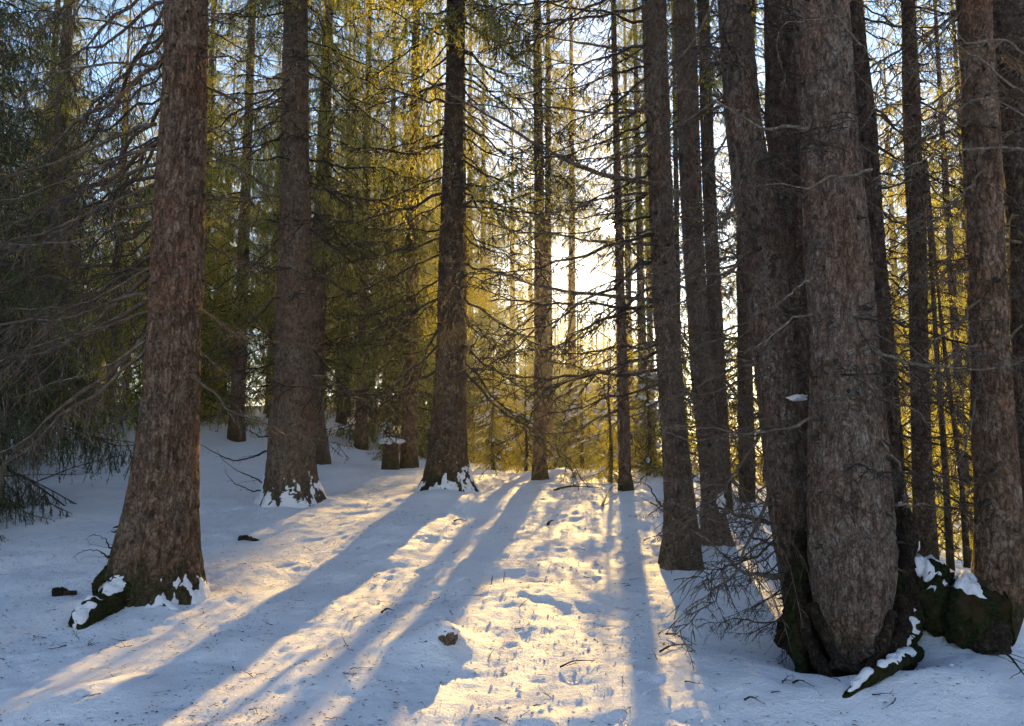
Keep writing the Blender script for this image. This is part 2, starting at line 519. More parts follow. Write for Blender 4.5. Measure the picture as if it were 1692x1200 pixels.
# ------------------------------------------------------------------ branches
def make_branch(main, r0, g, nsec=18, sec_len=0.35, droop=0.35, ntert=3, tert_len=0.3, needles=0, nlen=0.03, nwid=0.006,
                start=0.12, k=5, hang=0.0, sec_r=0.30, wood=0, leaf=1, kmin=0.0011, cheap=False):
    """main (n,3) -> V, F, M : a limb with side twigs and, if wanted, needles"""
    n = len(main)
    t = np.linspace(0, 1, n)
    R = r0 * (1 - 0.86 * t ** 0.9) * (1 + 0.12 * g.standard_normal(n))
    parts = []
    V, F = tubes(main[None], R[None], k)
    parts.append((V, F, wood))
    L = np.linalg.norm(np.diff(main, axis=0), axis=1).sum()
    T = norm(np.gradient(main, axis=0))
    ts = np.clip(start + (1 - start) * (np.arange(nsec) + g.random(nsec)) / nsec, 0, 0.995)
    p0 = np.stack([np.interp(ts, t, main[:, i]) for i in range(3)], 1)
    td = norm(np.stack([np.interp(ts, t, T[:, i]) for i in range(3)], 1))
    side = norm(np.cross(td, UP) + 1e-6) * np.where(np.arange(nsec) % 2 == 0, 1, -1)[:, None]
    al = np.radians(g.uniform(35, 75, nsec))[:, None]
    sd = norm(td * np.cos(al) + side * np.sin(al) + UP * g.normal(-0.05 - hang, 0.22, nsec)[:, None])
    sl = (sec_len * L * (1 - 0.6 * ts) * g.uniform(0.35, 1.15, nsec))[:, None, None]
    ss = np.linspace(0, 1, 6)[None, :, None]
    wob = np.cumsum(g.normal(0, 0.035, (nsec, 6, 3)), axis=1) * sl
    wob[:, 0] = 0
    SP = p0[:, None] + sd[:, None] * sl * ss - UP * droop * sl * ss ** 2 + wob
    rb = np.maximum(np.interp(ts, t, R) * sec_r, kmin * 1.6)[:, None] * (1 - 0.75 * np.linspace(0, 1, 6)[None])
    if cheap:
        V, F = ribbons(SP, np.maximum(rb, kmin), norm(np.cross(sd, UP + 0.5 * g.standard_normal((nsec, 3)))))
    else:
        V, F = tubes(SP, np.maximum(rb, kmin), 3)
    parts.append((V, F, wood))
    axes = [SP]
    if ntert:
        m = nsec * ntert
        idx = np.repeat(np.arange(nsec), ntert)
        f = g.uniform(0.15, 0.95, m)
        fi = f * 5
        i0 = np.minimum(fi.astype(int), 4); fr = (fi - i0)[:, None]
        q0_ = SP[idx, i0] * (1 - fr) + SP[idx, i0 + 1] * fr
        qd = norm(SP[idx, i0 + 1] - SP[idx, i0])
        s2 = norm(np.cross(qd, UP) + 1e-6) * np.where(g.random(m) < 0.5, 1, -1)[:, None]
        a2 = np.radians(g.uniform(30, 70, m))[:, None]
        d2 = norm(qd * np.cos(a2) + s2 * np.sin(a2) + UP * g.normal(-0.1 - hang * 1.5, 0.3, m)[:, None])
        l2 = (tert_len * sl[idx, 0, 0] * (1.05 - 0.6 * f) * g.uniform(0.4, 1.2, m))[:, None, None]
        s3 = np.linspace(0, 1, 4)[None, :, None]
        TP = q0_[:, None] + d2[:, None] * l2 * s3 - UP * droop * l2 * s3 ** 2
        r3 = np.full((m, 4), kmin) * np.array([1.2, 1.05, 0.9, 0.6])[None]
        if cheap:
            V, F = ribbons(TP[:, [0, 3]], r3[:, [0, 3]], norm(np.cross(d2, UP + 0.7 * g.standard_normal((m, 3)))))
        else:
            V, F = tubes(TP, r3, 3)
        parts.append((V, F, wood))
        axes.append(TP)
    if needles:
        # short flat needles set in pairs along every twig; sampled by length
        pp, dd = [], []
        for A in axes + [main[None, int(n * 0.35):]]:
            seg0, seg1 = A[:, :-1].reshape(-1, 3), A[:, 1:].reshape(-1, 3)
            ln = np.linalg.norm(seg1 - seg0, axis=1)
            cnt = np.maximum((ln * needles + g.random(len(ln))).astype(int), 0)
            ix = np.repeat(np.arange(len(ln)), cnt)
            fr = g.random(len(ix))[:, None]
            pp.append(seg0[ix] * (1 - fr) + seg1[ix] * fr)
            dd.append(norm(seg1 - seg0)[ix])
        pp, dd = np.concatenate(pp), np.concatenate(dd)
        m = len(pp)
        rv = norm(g.standard_normal((m, 3)) + np.array([0, 0, -0.15]))
        pr = norm(rv - dd * (rv * dd).sum(1, keepdims=True))
        wv = norm(np.cross(dd, pr) + 0.6 * g.standard_normal((m, 3))) * nwid * 0.5
        ll = (nlen * g.uniform(0.7, 1.25, m))[:, None]
        tip = pp + (dd * 0.62 + pr * 0.72) * ll
        Vn = np.stack([pp - wv, pp + wv, tip], 1).reshape(-1, 3)
        parts.append((Vn, np.arange(m * 3).reshape(-1, 3), leaf))
    return cat(parts)


def limb_curve(g, L=1.0, a=0.15, b=0.25, c=0.25, n=14, wob=0.034):
    """a limb growing along +X: slope a, sag b, tip upturn c"""
    t = np.linspace(0, 1, n)
    x = t
    z = -a * t - b * t ** 2 + c * t ** 3
    y = np.cumsum(g.normal(0, wob, n)) * 0.6
    z = z + np.cumsum(g.normal(0, wob, n)) * 0.5
    y -= y[0]; z -= z[0]
    return np.stack([x, y, z], 1) * L


def dead_template(i, kind):
    g = np.random.default_rng(100 + i)
    if kind == "droop":       # long, hanging outwards, fine twigs
        m = limb_curve(g, 1.0, g.uniform(0.15, 0.45), g.uniform(0.0, 0.25), g.uniform(0.0, 0.2))
        V, F, M = make_branch(m, 0.0105, g, nsec=22, sec_len=0.34, droop=0.35, ntert=5, tert_len=0.42, hang=0.2, kmin=0.0018)
    elif kind == "bow":       # sagging and turning up at the tip
        m = limb_curve(g, 1.0, g.uniform(0.25, 0.45), g.uniform(-0.25, 0.1), g.uniform(-0.05, 0.35))
        V, F, M = make_branch(m, 0.0095, g, nsec=20, sec_len=0.32, droop=0.25, ntert=4, tert_len=0.4, hang=0.08, kmin=0.0024)
    else:                     # broken stub with a few twigs
        m = limb_curve(g, 1.0, g.uniform(-0.1, 0.3), 0.1, 0.1, n=9, wob=0.035)
        V, F, M = make_branch(m, 0.021, g, nsec=7, sec_len=0.35, droop=0.1, ntert=3, tert_len=0.5, kmin=0.0018)
    return mesh("dead_branch", V, F, [TWIG])


DEAD = {"droop": [dead_template(i, "droop") for i in range(8)],
        "bow": [dead_template(20 + i, "bow") for i in range(8)],
        "stub": [dead_template(40 + i, "stub") for i in range(6)]}
DEAD_D = {}
for kk, ll in DEAD.items():
    DEAD_D[kk] = []
    for me in ll:
        c = me.copy(); c.materials.clear(); c.materials.append(TWIG_D); DEAD_D[kk].append(c)


def live_arrays(i, needles, nlen, nwid, nsec=26, ntert=4):
    g = np.random.default_rng(300 + i)
    m = limb_curve(g, 1.0, g.uniform(0.1, 0.35), g.uniform(0.1, 0.35), g.uniform(0.1, 0.3), n=10)
    return make_branch(m, 0.010, g, nsec=nsec, sec_len=0.34, droop=0.8, ntert=ntert, tert_len=0.55, needles=needles,
                       nlen=nlen, nwid=nwid, hang=0.35, kmin=0.0016, k=4, cheap=True)


LIVE_FAR = [live_arrays(i, 82, 0.0215, 0.0105, nsec=26, ntert=4) for i in range(6)]
LIVE_BOUGH = []
for i in range(5):
    g_ = np.random.default_rng(350 + i)
    m = limb_curve(g_, 1.0, g_.uniform(0.15, 0.4), g_.uniform(0.1, 0.3), g_.uniform(0.1, 0.3), n=10)
    LIVE_BOUGH.append(make_branch(m, 0.010, g_, nsec=24, sec_len=0.21, droop=0.6, ntert=4, tert_len=0.5, needles=150, nlen=0.022, nwid=0.010, hang=0.3, kmin=0.0018, k=4, cheap=True))
LIVE_NEAR = [live_arrays(10 + i, 130, 0.0135, 0.0062, nsec=30, ntert=5) for i in range(5)]
LIVE_HIGH = [live_arrays(20 + i, 90, 0.03, 0.011, nsec=20, ntert=3) for i in range(4)]
LIVE_MESH = [mesh("live_branch", *a[:2], [TWIG_D, NEEDLE], a[2]) for a in LIVE_FAR]


def place(a, s, az, pitch, roll, loc):
    V = a * s
    cp, sp = math.cos(pitch), math.sin(pitch)
    cr, sr = math.cos(roll), math.sin(roll)
    x, y, z = V[:, 0], V[:, 1] * cr - V[:, 2] * sr, V[:, 1] * sr + V[:, 2] * cr
    x, z = x * cp - z * sp, x * sp + z * cp
    ca, sa = math.cos(az), math.sin(az)
    return np.stack([x * ca - y * sa + loc[0], x * sa + y * ca + loc[1], z + loc[2]], 1)


def crown_mesh(seed, H, z0, rmax, n, power=0.8, minlen=0.35, mats=(TWIG_D, NEEDLE), src=None):
    g = np.random.default_rng(seed)
    src = src or LIVE_FAR
    parts = []
    for i in range(n):
        f = ((i + g.random()) / n) ** 1.15
        z = z0 + (H - z0) * f * 0.985
        rel = (z - z0 * 0.5) / (H - z0 * 0.5)
        L = max(rmax * (1 - rel) ** power * g.uniform(0.65, 1.15), minlen)
        az = i * 2.39996 + g.normal(0, 0.35)
        a = src[g.integers(len(src))]
        V = place(a[0], L, az, math.radians(np.interp(rel, [0, 0.5, 1], [-10, 2, 42]) + g.normal(0, 6)), g.normal(0, 0.15), (0, 0, z))
        parts.append((V, a[1], a[2]))
    V, F, M = cat(parts)
    return mesh("crown", V, F, list(mats), M)


def dead_cluster(seed, z0, z1, n, l0, l1):
    g = np.random.default_rng(seed)
    parts = []
    src = []
    for i in range(6):
        gg = np.random.default_rng(500 + i)
        m = limb_curve(gg, 1.0, gg.uniform(0.2, 0.45), gg.uniform(-0.1, 0.2), gg.uniform(-0.05, 0.3), n=9)
        src.append(make_branch(m, 0.009, gg, nsec=14, sec_len=0.3, droop=0.3, ntert=2, tert_len=0.45, kmin=0.0022, k=4))
    for i in range(n):
        a = src[g.integers(len(src))]
        z = g.uniform(z0, z1)
        V = place(a[0], g.uniform(l0, l1), g.uniform(0, 6.283), math.radians(g.normal(-4, 8)), g.normal(0, 0.3), (0, 0, z))
        parts.append((V, a[1], 0))
    V, F, M = cat(parts)
    return mesh("dead_branches", V, F, [TWIG_D])


# ------------------------------------------------------------------ trunks
def trunk_mesh(zs, cx, cy, rad, name, mat, K=64, amp=0.006, seed=0, lobes=None, snow=None, vfreq=9.0, hollow=False, step=0.03, zfine=7.0):
    """rings from zs[0] up; cx, cy, rad are values at zs; local coordinates. Returns the mesh and, if asked, a snow shell"""
    zz = list(np.arange(zs[0], 0.6, step * (0.45 if snow else 1))) + list(np.arange(0.6, min(zs[-1], zfine), step)) + list(np.linspace(min(zs[-1], zfine), zs[-1], 40))
    zz = np.unique(np.array(zz))
    X, Y, R = np.interp(zz, zs, cx), np.interp(zz, zs, cy), np.interp(zz, zs, rad)
    # smooth the measured outline
    ker = np.hanning(13); ker /= ker.sum()
    def sm(a):
        return np.convolve(np.concatenate([np.full(6, a[0]), a, np.full(6, a[-1])]), ker, 'valid')
    X, Y, R = sm(X), sm(Y), sm(R)
    th = np.arange(K) * 2 * math.pi / K
    TH, ZZ = np.meshgrid(th, zz)
    c, s = np.cos(TH), np.sin(TH)
    Rr = R[:, None] * np.ones_like(TH)
    r0 = float(np.median(R))
    # bark: long broken plates, furrows between them, scaly flakes
    px_, py_ = c * vfreq * 0.62, s * vfreq * 0.62
    furrow = np.abs(vnoise(px_ * 1.4, py_ * 1.4, ZZ * 2.6, seed)) * 1.6
    furrow = np.minimum(furrow, 0.5) * 2
    flake = vnoise(px_ * 3.2, py_ * 3.2, ZZ * 14, seed + 1)
    lump = vnoise(c * 1.7, s * 1.7, ZZ * 1.7, seed + 2)
    disp = amp * ((furrow - 0.7) * 1.5 + 0.65 * flake) + 0.035 * r0 / 0.2 * 0.5 * lump
    if lobes:
        for ang, h, A, w in lobes:
            dth = (TH - ang + math.pi) % (2 * math.pi) - math.pi
            disp = disp + A * np.exp(-np.maximum(ZZ, -0.1) / h) * np.exp(-(dth / w) ** 2)
        disp = disp + 0.02 * np.exp(-np.maximum(ZZ, 0) / 0.3) * vnoise(c * 2.5, s * 2.5, ZZ * 3, seed + 5)
    Rr = Rr + disp
    V = np.stack([X[:, None] + Rr * c, Y[:, None] + Rr * s, ZZ], -1)
    n = len(zz)
    i, q = np.meshgrid(np.arange(n - 1), np.arange(K), indexing='ij')
    a0 = i * K + q; a1 = i * K + (q + 1) % K
    F = np.concatenate([np.stack([a0, a1, a1 + K], -1).reshape(-1, 3), np.stack([a0, a1 + K, a0 + K], -1).reshape(-1, 3)])
    me = mesh(name, V.reshape(-1, 3), F, [mat])
    sh = None
    if snow:
        top, thr, thick = snow
        sel = zz < top + 0.1
        ns = int(sel.sum())
        nz = 0.8 * vnoise(c * 3.1, s * 3.1, ZZ * 4.2, seed + 9) + 0.7 * vnoise(c * 8, s * 8, ZZ * 10, seed + 10) + 0.55 * vnoise(c * 18, s * 18, ZZ * 26, seed + 12) + 0.3 * vnoise(c * 36, s * 36, ZZ * 55, seed + 14)
        slope = -np.gradient(Rr, axis=0) / np.maximum(np.gradient(zz)[:, None], 1e-4)
        fld = nz * 1.0 + 1.0 - 1.5 * ZZ / top + 0.35 * np.clip(slope, 0, 1.5) - thr
        off = np.clip(fld * 0.07, -0.03, thick) + 0.004 * vnoise(c * 25, s * 25, ZZ * 30, seed + 13)
        Rs = (Rr + off)[:ns]
        Vs = np.stack([X[:ns, None] + Rs * c[:ns], Y[:ns, None] + Rs * s[:ns], ZZ[:ns] + 0.3 * np.maximum(off[:ns], 0)], -1)
        i, q = np.meshgrid(np.arange(ns - 1), np.arange(K), indexing='ij')
        a0 = i * K + q; a1 = i * K + (q + 1) % K
        Fs = np.concatenate([np.stack([a0, a1, a1 + K], -1).reshape(-1, 3), np.stack([a0, a1 + K, a0 + K], -1).reshape(-1, 3)])
        sh = mesh("snow", Vs.reshape(-1, 3), Fs, [SNOW])
    return me, sh


def tree_from_profile(name, label, group, prof, Y, base_v, H=15.0, bark=BARK, base_u=None, amp=0.006, seed=0, K=64, lobes=None,
                      snow=None, sink=0.25, vfreq=9.0, base_z=None, lean_y=0.0):
    """prof: rows (v, left edge u, right edge u) of the trunk at distance Y in the photograph"""
    zs, cx, rr = [], [], []
    for v, ul, ur in prof:
        a, b = P(ul, v, Y), P(ur, v, Y)
        zs.append(a[2]); cx.append((a[0] + b[0]) / 2); rr.append((b[0] - a[0]) / 2 * 0.955)
    o = np.argsort(zs)
    zs, cx, rr = np.array(zs)[o], np.array(cx)[o], np.array(rr)[o]
    bx = cx[0]
    bz = gz(bx, Y) if base_z is None else base_z
    z_low = min(zs[0], bz)
    # run on below the snow and on above the frame
    top_s = (cx[-1] - cx[-3]) / max(zs[-1] - zs[-3], 0.3)
    zs_ = np.concatenate([[z_low - sink], zs, [H * 0.7, H]])
    cx_ = np.concatenate([[cx[0]], cx, [cx[-1] + 0.6 * top_s * (H * 0.7 - zs[-1]), cx[-1] + 0.6 * top_s * (H - zs[-1])]])
    rr_ = np.concatenate([[rr[0] * 1.03], rr, [rr[-1] * 0.55, 0.02]])
    cy_ = lean_y * (zs_ - bz)
    root = thing(name, label, "tree", (bx, Y, bz), group)
    me, sh = trunk_mesh(zs_ - bz, cx_ - bx, cy_, rr_, "trunk", bark, K, amp, seed, lobes, snow, vfreq)
    obj("trunk", me, root)
    if sh:
        obj("snow", sh, root, label="snow clinging to the foot of the trunk")
    info = dict(root=root, zs=zs_ - bz, cx=cx_ - bx, cy=cy_, rr=rr_, base=np.array([bx, Y, bz]))
    return info


def axis_at(T, z):
    return np.interp(z, T["zs"], T["cx"]), np.interp(z, T["zs"], T["cy"]), np.interp(z, T["zs"], T["rr"])


def dress(T, n, z0, z1, l0, l1, kind, az=None, spread=math.pi, seed=0, dark=False, pitch=(-5, 9), name="branch", lib=None):
    """set limbs round a trunk between heights z0 and z1; each one is a part"""
    g = np.random.default_rng(seed)
    lib = lib or (DEAD_D if dark else DEAD)[kind]
    for i in range(n):
        z = z0 + (z1 - z0) * (i + g.random()) / n
        a = g.uniform(-math.pi, math.pi) if az is None else az + g.uniform(-spread, spread)
        x, y, r = axis_at(T, z)
        loc = (x + 0.8 * r * math.cos(a), y + 0.8 * r * math.sin(a), z)
        obj(name, lib[g.integers(len(lib))], T["root"], loc,
            (g.normal(0, 0.35), -math.radians(g.normal(*pitch)), a), g.uniform(l0, l1))


STUB = []
for i in range(6):
    g_ = np.random.default_rng(700 + i)
    pl_ = np.array([[0, 0, 0], [0.03, 0, 0], [0.055, g_.normal(0, 0.004), g_.normal(-0.004, 0.006)], [0.085, g_.normal(0, 0.006), g_.normal(-0.008, 0.008)]])
    V_, F_ = tubes(pl_[None], np.array([[0.026, 0.013, 0.009, 0.004]]), 6)
    STUB.append(mesh("branch_stub", V_, F_, [TWIG_D]))


def stubs(T, n, z0, z1, seed):
    """broken branch collars dotted over the bark, on the side one can see"""
    g = np.random.default_rng(seed)
    for i in range(n):
        z = g.uniform(z0, z1); a = g.uniform(-math.pi - 0.3, 0.3)
        x, y, r = axis_at(T, z)
        obj("branch_stub", STUB[g.integers(6)], T["root"], (x + 0.95 * r * math.cos(a), y + 0.95 * r * math.sin(a), z),
            (g.uniform(0, 6.28), g.uniform(0.0, 0.5), a), g.uniform(0.35, 1.0))


def px_branch(T, pts, r0, seed, mat=TWIG, nsec=14, sec_len=0.16, ntert=2, droop=0.25, name="branch", needles=0, n=26, wob=0.011, hang=0.1, label=None, kmin=0.0012, tert_len=0.45):
    """a limb traced through (u, v, distance) points"""
    g = np.random.default_rng(seed)
    m = resample([P(*p) for p in pts], n) - T["base"]
    m[1:-1] += np.cumsum(g.normal(0, wob, (n - 2, 3)), axis=0) * 0.5
    V, F, M = make_branch(m, r0, g, nsec=nsec, sec_len=sec_len, droop=droop, ntert=ntert, needles=needles, k=7, hang=hang, nlen=0.018, nwid=0.004, kmin=kmin, tert_len=tert_len, start=0.06)
    o = obj(name, mesh(name, V, F, [mat, NEEDLE_N], M), T["root"])
    if label:
        o["label"] = label
    return o


UPPER = [crown_mesh(7, 16.5, 7.0, 2.4, 90, src=LIVE_HIGH)]


def top_crown(T, k, rot, scale=1.0):
    x, y, r = axis_at(T, 9.0)
    obj("crown", UPPER[0], T["root"], (x, y, 0), (0, 0, rot), scale)


G1 = "spruces standing in the snow near the path"
R180 = math.pi

# --- big spruce on the near side, left of the path
T1 = tree_from_profile("spruce_tree", "thick reddish spruce trunk with a mossy root spreading over the snow beside the sunlit strip", G1,
    [(0, 275, 342), (150, 270, 339), (300, 260, 337), (426, 252, 335), (560, 247, 330), (650, 240, 327), (700, 232, 326), (770, 222, 326), (826, 211, 327),
     (880, 198, 329), (920, 189, 331), (960, 181, 333), (990, 176, 336)], 5.9, 985, bark=BARK, amp=0.012, seed=3, K=144,
    lobes=[(-2.2, 0.16, 0.07, 0.5), (-1.1, 0.14, 0.05, 0.35), (-0.2, 0.16, 0.05, 0.4)], snow=(0.30, 0.95, 0.012), vfreq=11)
stubs(T1, 46, 0.25, 4.6, 31)
top_crown(T1, 0, 0.3)
dress(T1, 20, 1.7, 5.2, 1.2, 2.2, "droop", az=R180, spread=0.75, seed=41)
dress(T1, 10, 2.0, 4.6, 0.9, 1.6, "droop", az=R180 * 0.9, spread=0.6, seed=46, dark=True)
dress(T1, 14, 1.4, 5.0, 0.6, 1.3, "bow", az=0.2, spread=0.9, seed=42)
dress(T1, 8, 1.2, 4.8, 0.12, 0.3, "stub", az=-0.6, spread=1.0, seed=43)
for i, (pts, r) in enumerate([
    ([(262, 112, 5.85), (200, 108, 5.7), (110, 120, 5.5), (-60, 130, 5.2)], 0.013),
    ([(258, 205, 5.85), (195, 228, 5.7), (100, 270, 5.5), (-60, 318, 5.2)], 0.017),
    ([(255, 305, 5.85), (170, 345, 5.6), (90, 385, 5.4), (-50, 420, 5.1)], 0.014),
    ([(252, 350, 5.85), (190, 368, 5.7), (110, 402, 5.5), (-50, 415, 5.2)], 0.010),
    ([(250, 440, 5.85), (180, 480, 5.7), (100, 512, 5.5), (-40, 520, 5.3)], 0.012),
    ([(246, 515, 5.85), (160, 545, 5.7), (80, 566, 5.5), (-40, 610, 5.3)], 0.011),
    ([(244, 560, 5.85), (180, 600, 5.8), (100, 625, 5.7), (10, 655, 5.6)], 0.010),
    ([(236, 660, 5.9), (190, 690, 5.8), (140, 705, 5.7), (90, 700, 5.6)], 0.008),
    ([(266, 40, 5.85), (200, 42, 5.6), (130, 25, 5.4), (-40, 30, 5.1)], 0.011),
    ([(265, 100, 5.7), (240, 60, 5.6), (232, 30, 5.5), (240, -30, 5.4)], 0.011),
    ([(338, 36, 5.9), (380, 22, 6.0), (410, 8, 6.1), (440, -30, 6.2)], 0.011),
    ([(337, 142, 5.9), (380, 160, 6.0), (420, 192, 6.2), (485, 205, 6.5)], 0.008),
    ([(335, 205, 5.9), (400, 250, 6.1), (450, 285, 6.3), (480, 300, 6.5)], 0.007),
    ([(332, 318, 5.9), (390, 322, 6.1), (450, 318, 6.3), (480, 308, 6.4)], 0.009)]):
    px_branch(T1, pts, r, 60 + i, mat=TWIG if i % 3 else TWIG_L, nsec=22, sec_len=0.22, ntert=4)
for pts in ([(186, 905, 5.75), (165, 896, 5.6), (150, 890, 5.55), (140, 893, 5.5)], [(182, 918, 5.75), (162, 917, 5.6), (143, 915, 5.55), (120, 922, 5.45)]):
    px_branch(T1, pts, 0.007, 91, mat=TWIG_D, nsec=4, sec_len=0.5, ntert=0)


def root_part(T, pts, r0, r1, seed, mat=MOSS, label=None, snow=0.0, flat=1.0):
    """a thick root following ground points, lumpy, with an optional snow cap"""
    g = np.random.default_rng(seed)
    n_, k_ = 80, 40
    m = resample(pts, n_) - T["base"]
    t = np.linspace(0, 1, n_)
    R = r0 + (r1 - r0) * t
    R = R * (1 + 0.2 * vnoise(t * 11, t * 0 + seed)) * np.where(t > 0.88, np.sqrt(np.maximum(1 - ((t - 0.88) / 0.12) ** 2, 0.01)), 1)
    m = m + 0.25 * R[:, None] * np.stack([vnoise(t * 6, t * 0 + 3.3 + i, seed=seed) for i in range(3)], 1)
    V, F = tubes(m[None], R[None], k_)
    c = np.repeat(m, k_, axis=0)
    d = norm(V - c)
    nn = 0.7 * vnoise(V[:, 0] * 11, V[:, 1] * 11, V[:, 2] * 11, seed) + 0.5 * vnoise(V[:, 0] * 28, V[:, 1] * 28, V[:, 2] * 28, seed + 1) + 0.4 * vnoise(V[:, 0] * 70, V[:, 1] * 70, V[:, 2] * 70, seed + 2)
    V = V + d * (nn * 0.22 * np.repeat(R, k_))[:, None]
    o = obj("root", mesh("root", V, F, [mat]), T["root"])
    if label:
        o["label"] = label
    if snow > 0:
        up = d[:, 2]
        fld = up + 0.55 * vnoise(V[:, 0] * 9, V[:, 1] * 9, V[:, 2] * 9, seed + 4) + 0.4 * vnoise(V[:, 0] * 25, V[:, 1] * 25, V[:, 2] * 25, seed + 5) - snow
        off = np.clip(fld * 0.06, -0.02, 0.018)
        obj("snow", mesh("snow", V + d * off[:, None], F, [SNOW]), T["root"], label="snow lying along the root")
    return o


def gp(u, v, dz=0.0):
    p = gpt(u, v)
    return np.array([p[0], p[1], gz(p[0], p[1]) + dz])


b1 = T1["base"]
root_part(T1, [b1 + [-0.06, -0.02, 0.13], b1 + [-0.2, -0.16, 0.06], gp(190, 1000, 0.05), gp(126, 1038, 0.0)], 0.18, 0.075, 5, label="moss covered root reaching over the snow", snow=0.92)
root_part(T1, [b1 + [0.02, -0.12, 0.12], b1 + [0.07, -0.24, 0.02], gp(292, 1012, -0.03)], 0.075, 0.02, 6, mat=BARK_ROOT, snow=0.35)
root_part(T1, [b1 + [0.12, -0.05, 0.12], b1 + [0.2, -0.12, 0.0], gp(338, 996, -0.05)], 0.07, 0.02, 7, mat=BARK_ROOT, snow=0.5)

# --- second spruce, further up the slope
T2 = tree_from_profile("spruce_tree", "broad dark spruce trunk with snow between its roots, behind a small log on the snow", G1,
    [(0, 470, 508), (200, 465, 511), (400, 460, 515), (550, 455, 517), (640, 450, 518), (700, 444, 520), (760, 440, 522), (800, 437, 525), (830, 432, 532)],
    10.4, 830, bark=BARK2, amp=0.009, seed=13, K=110, lobes=[(-2.0, 0.2, 0.07, 0.5), (-0.9, 0.2, 0.09, 0.4), (-2.9, 0.2, 0.08, 0.4), (-0.1, 0.3, 0.1, 0.4)], snow=(0.5, 0.9, 0.016))
stubs(T2, 50, 0.4, 7.5, 32)
top_crown(T2, 1, 1.1)
dress(T2, 22, 1.2, 7.2, 0.9, 2.0, "droop", az=-1.57, spread=2.6, seed=51, dark=True)
dress(T2, 26, 1.5, 7.2, 0.8, 1.8, "bow", seed=52, dark=True)
dress(T2, 12, 4.2, 8.5, 1.0, 1.8, None, seed=274, lib=LIVE_MESH, name='live_branch')
for i, (pts, r) in enumerate([
    ([(440, 745, 10.3), (410, 757, 10.1), (375, 758, 9.9), (325, 728, 9.6)], 0.016),
    ([(437, 800, 10.3), (405, 785, 10.0), (380, 770, 9.8), (360, 745, 9.7)], 0.010),
    ([(437, 812, 10.3), (410, 805, 10.0), (385, 790, 9.8), (372, 770, 9.7)], 0.010),
    ([(445, 722, 10.3), (430, 722, 10.2), (412, 714, 10.0), (390, 700, 9.9)], 0.012)]):
    px_branch(T2, pts, r, 120 + i, mat=TWIG_D, nsec=6, sec_len=0.25, ntert=1)

# --- third spruce, at the head of the path
T3 = tree_from_profile("spruce_tree", "dark straight spruce trunk with a snow streaked mossy foot at the head of the path", G1,
    [(0, 738, 769), (200, 733, 766), (400, 726, 766), (550, 721, 768), (640, 716, 770), (700, 711, 771), (760, 706, 773), (790, 702, 777), (815, 697, 784)],
    11.1, 815, bark=BARK3, amp=0.007, seed=23, K=110, lobes=[(-2.4, 0.2, 0.08, 0.4), (-1.3, 0.2, 0.09, 0.45), (-0.5, 0.2, 0.07, 0.35), (-3.1, 0.2, 0.08, 0.4), (0.1, 0.25, 0.1, 0.4)], snow=(0.5, 0.95, 0.016))
stubs(T3, 60, 0.4, 7.8, 33)
top_crown(T3, 0, 2.2)
dress(T3, 26, 3.6, 9.5, 1.0, 1.9, None, seed=273, lib=LIVE_MESH, name='live_branch')
dress(T3, 26, 1.6, 7.6, 1.1, 2.5, "bow", az=R180, spread=0.9, seed=61, dark=True, pitch=(-12, 7))
dress(T3, 26, 1.6, 7.6, 1.1, 2.5, "bow", az=0.0, spread=0.9, seed=62, dark=True, pitch=(-12, 7))
dress(T3, 6, 3.0, 7.6, 0.5, 1.2, "bow", az=-1.57, spread=0.8, seed=63)

# --- slim trunks in front of the sun
T4 = tree_from_profile("spruce_tree", "slim straight spruce trunk standing alone between the path head and the sun", G1,
    [(0, 881, 894), (100, 881, 895), (400, 883, 901), (600, 882, 903), (700, 881, 903), (760, 880, 904), (800, 877, 906)],
    13.4, 800, bark=BARK, amp=0.004, seed=33, K=40, lobes=[(-2.0, 0.15, 0.05, 0.6), (-0.6, 0.15, 0.05, 0.6)])
stubs(T4, 30, 0.4, 8, 34)
dress(T4, 24, 5.0, 11.0, 0.7, 1.5, None, seed=271, lib=LIVE_MESH, name='live_branch')
dress(T4, 36, 1.0, 9.0, 0.7, 2.0, "bow", seed=71, dark=True, pitch=(-8, 8))
T5 = tree_from_profile("spruce_tree", "thin spruce trunk directly below and across the sun disc", G1,
    [(0, 1009, 1018), (100, 1011, 1020), (400, 1016, 1029), (600, 1019, 1037), (700, 1020, 1041), (780, 1022, 1043), (826, 1020, 1047)],
    11.6, 826, bark=BARK, amp=0.004, seed=43, K=40, lobes=[(-2.0, 0.15, 0.04, 0.6), (-0.6, 0.15, 0.04, 0.6)])
stubs(T5, 26, 0.4, 8, 35)
dress(T5, 22, 5.6, 11.0, 0.7, 1.4, None, seed=272, lib=LIVE_MESH, name='live_branch')
dress(T5, 46, 0.9, 8.5, 0.6, 1.9, "bow", seed=72, dark=True, pitch=(-10, 8))

# --- the pair of trunks right of the sun
T6 = tree_from_profile("spruce_tree", "tall spruce trunk right of the sun with long bare limbs reaching over the path", G1,
    [(0, 1060, 1100), (200, 1067, 1107), (400, 1074, 1115), (600, 1084, 1126), (700, 1090, 1135), (800, 1097, 1146), (870, 1096, 1154), (930, 1088, 1162)],
    6.9, 930, bark=BARK2, amp=0.006, seed=53, K=72, lobes=[(-2.3, 0.15, 0.04, 0.5), (-0.8, 0.15, 0.05, 0.4)])
T6b = tree_from_profile("spruce_tree", "darker spruce trunk close behind its neighbour right of the sun", G1,
    [(0, 1112, 1148), (200, 1119, 1155), (400, 1128, 1163), (600, 1140, 1176), (800, 1158, 1194), (910, 1158, 1204)],
    7.9, 905, bark=BARK_DRY, amp=0.006, seed=54, K=64, lobes=[(-2.0, 0.15, 0.05, 0.5), (-0.5, 0.15, 0.06, 0.4)])
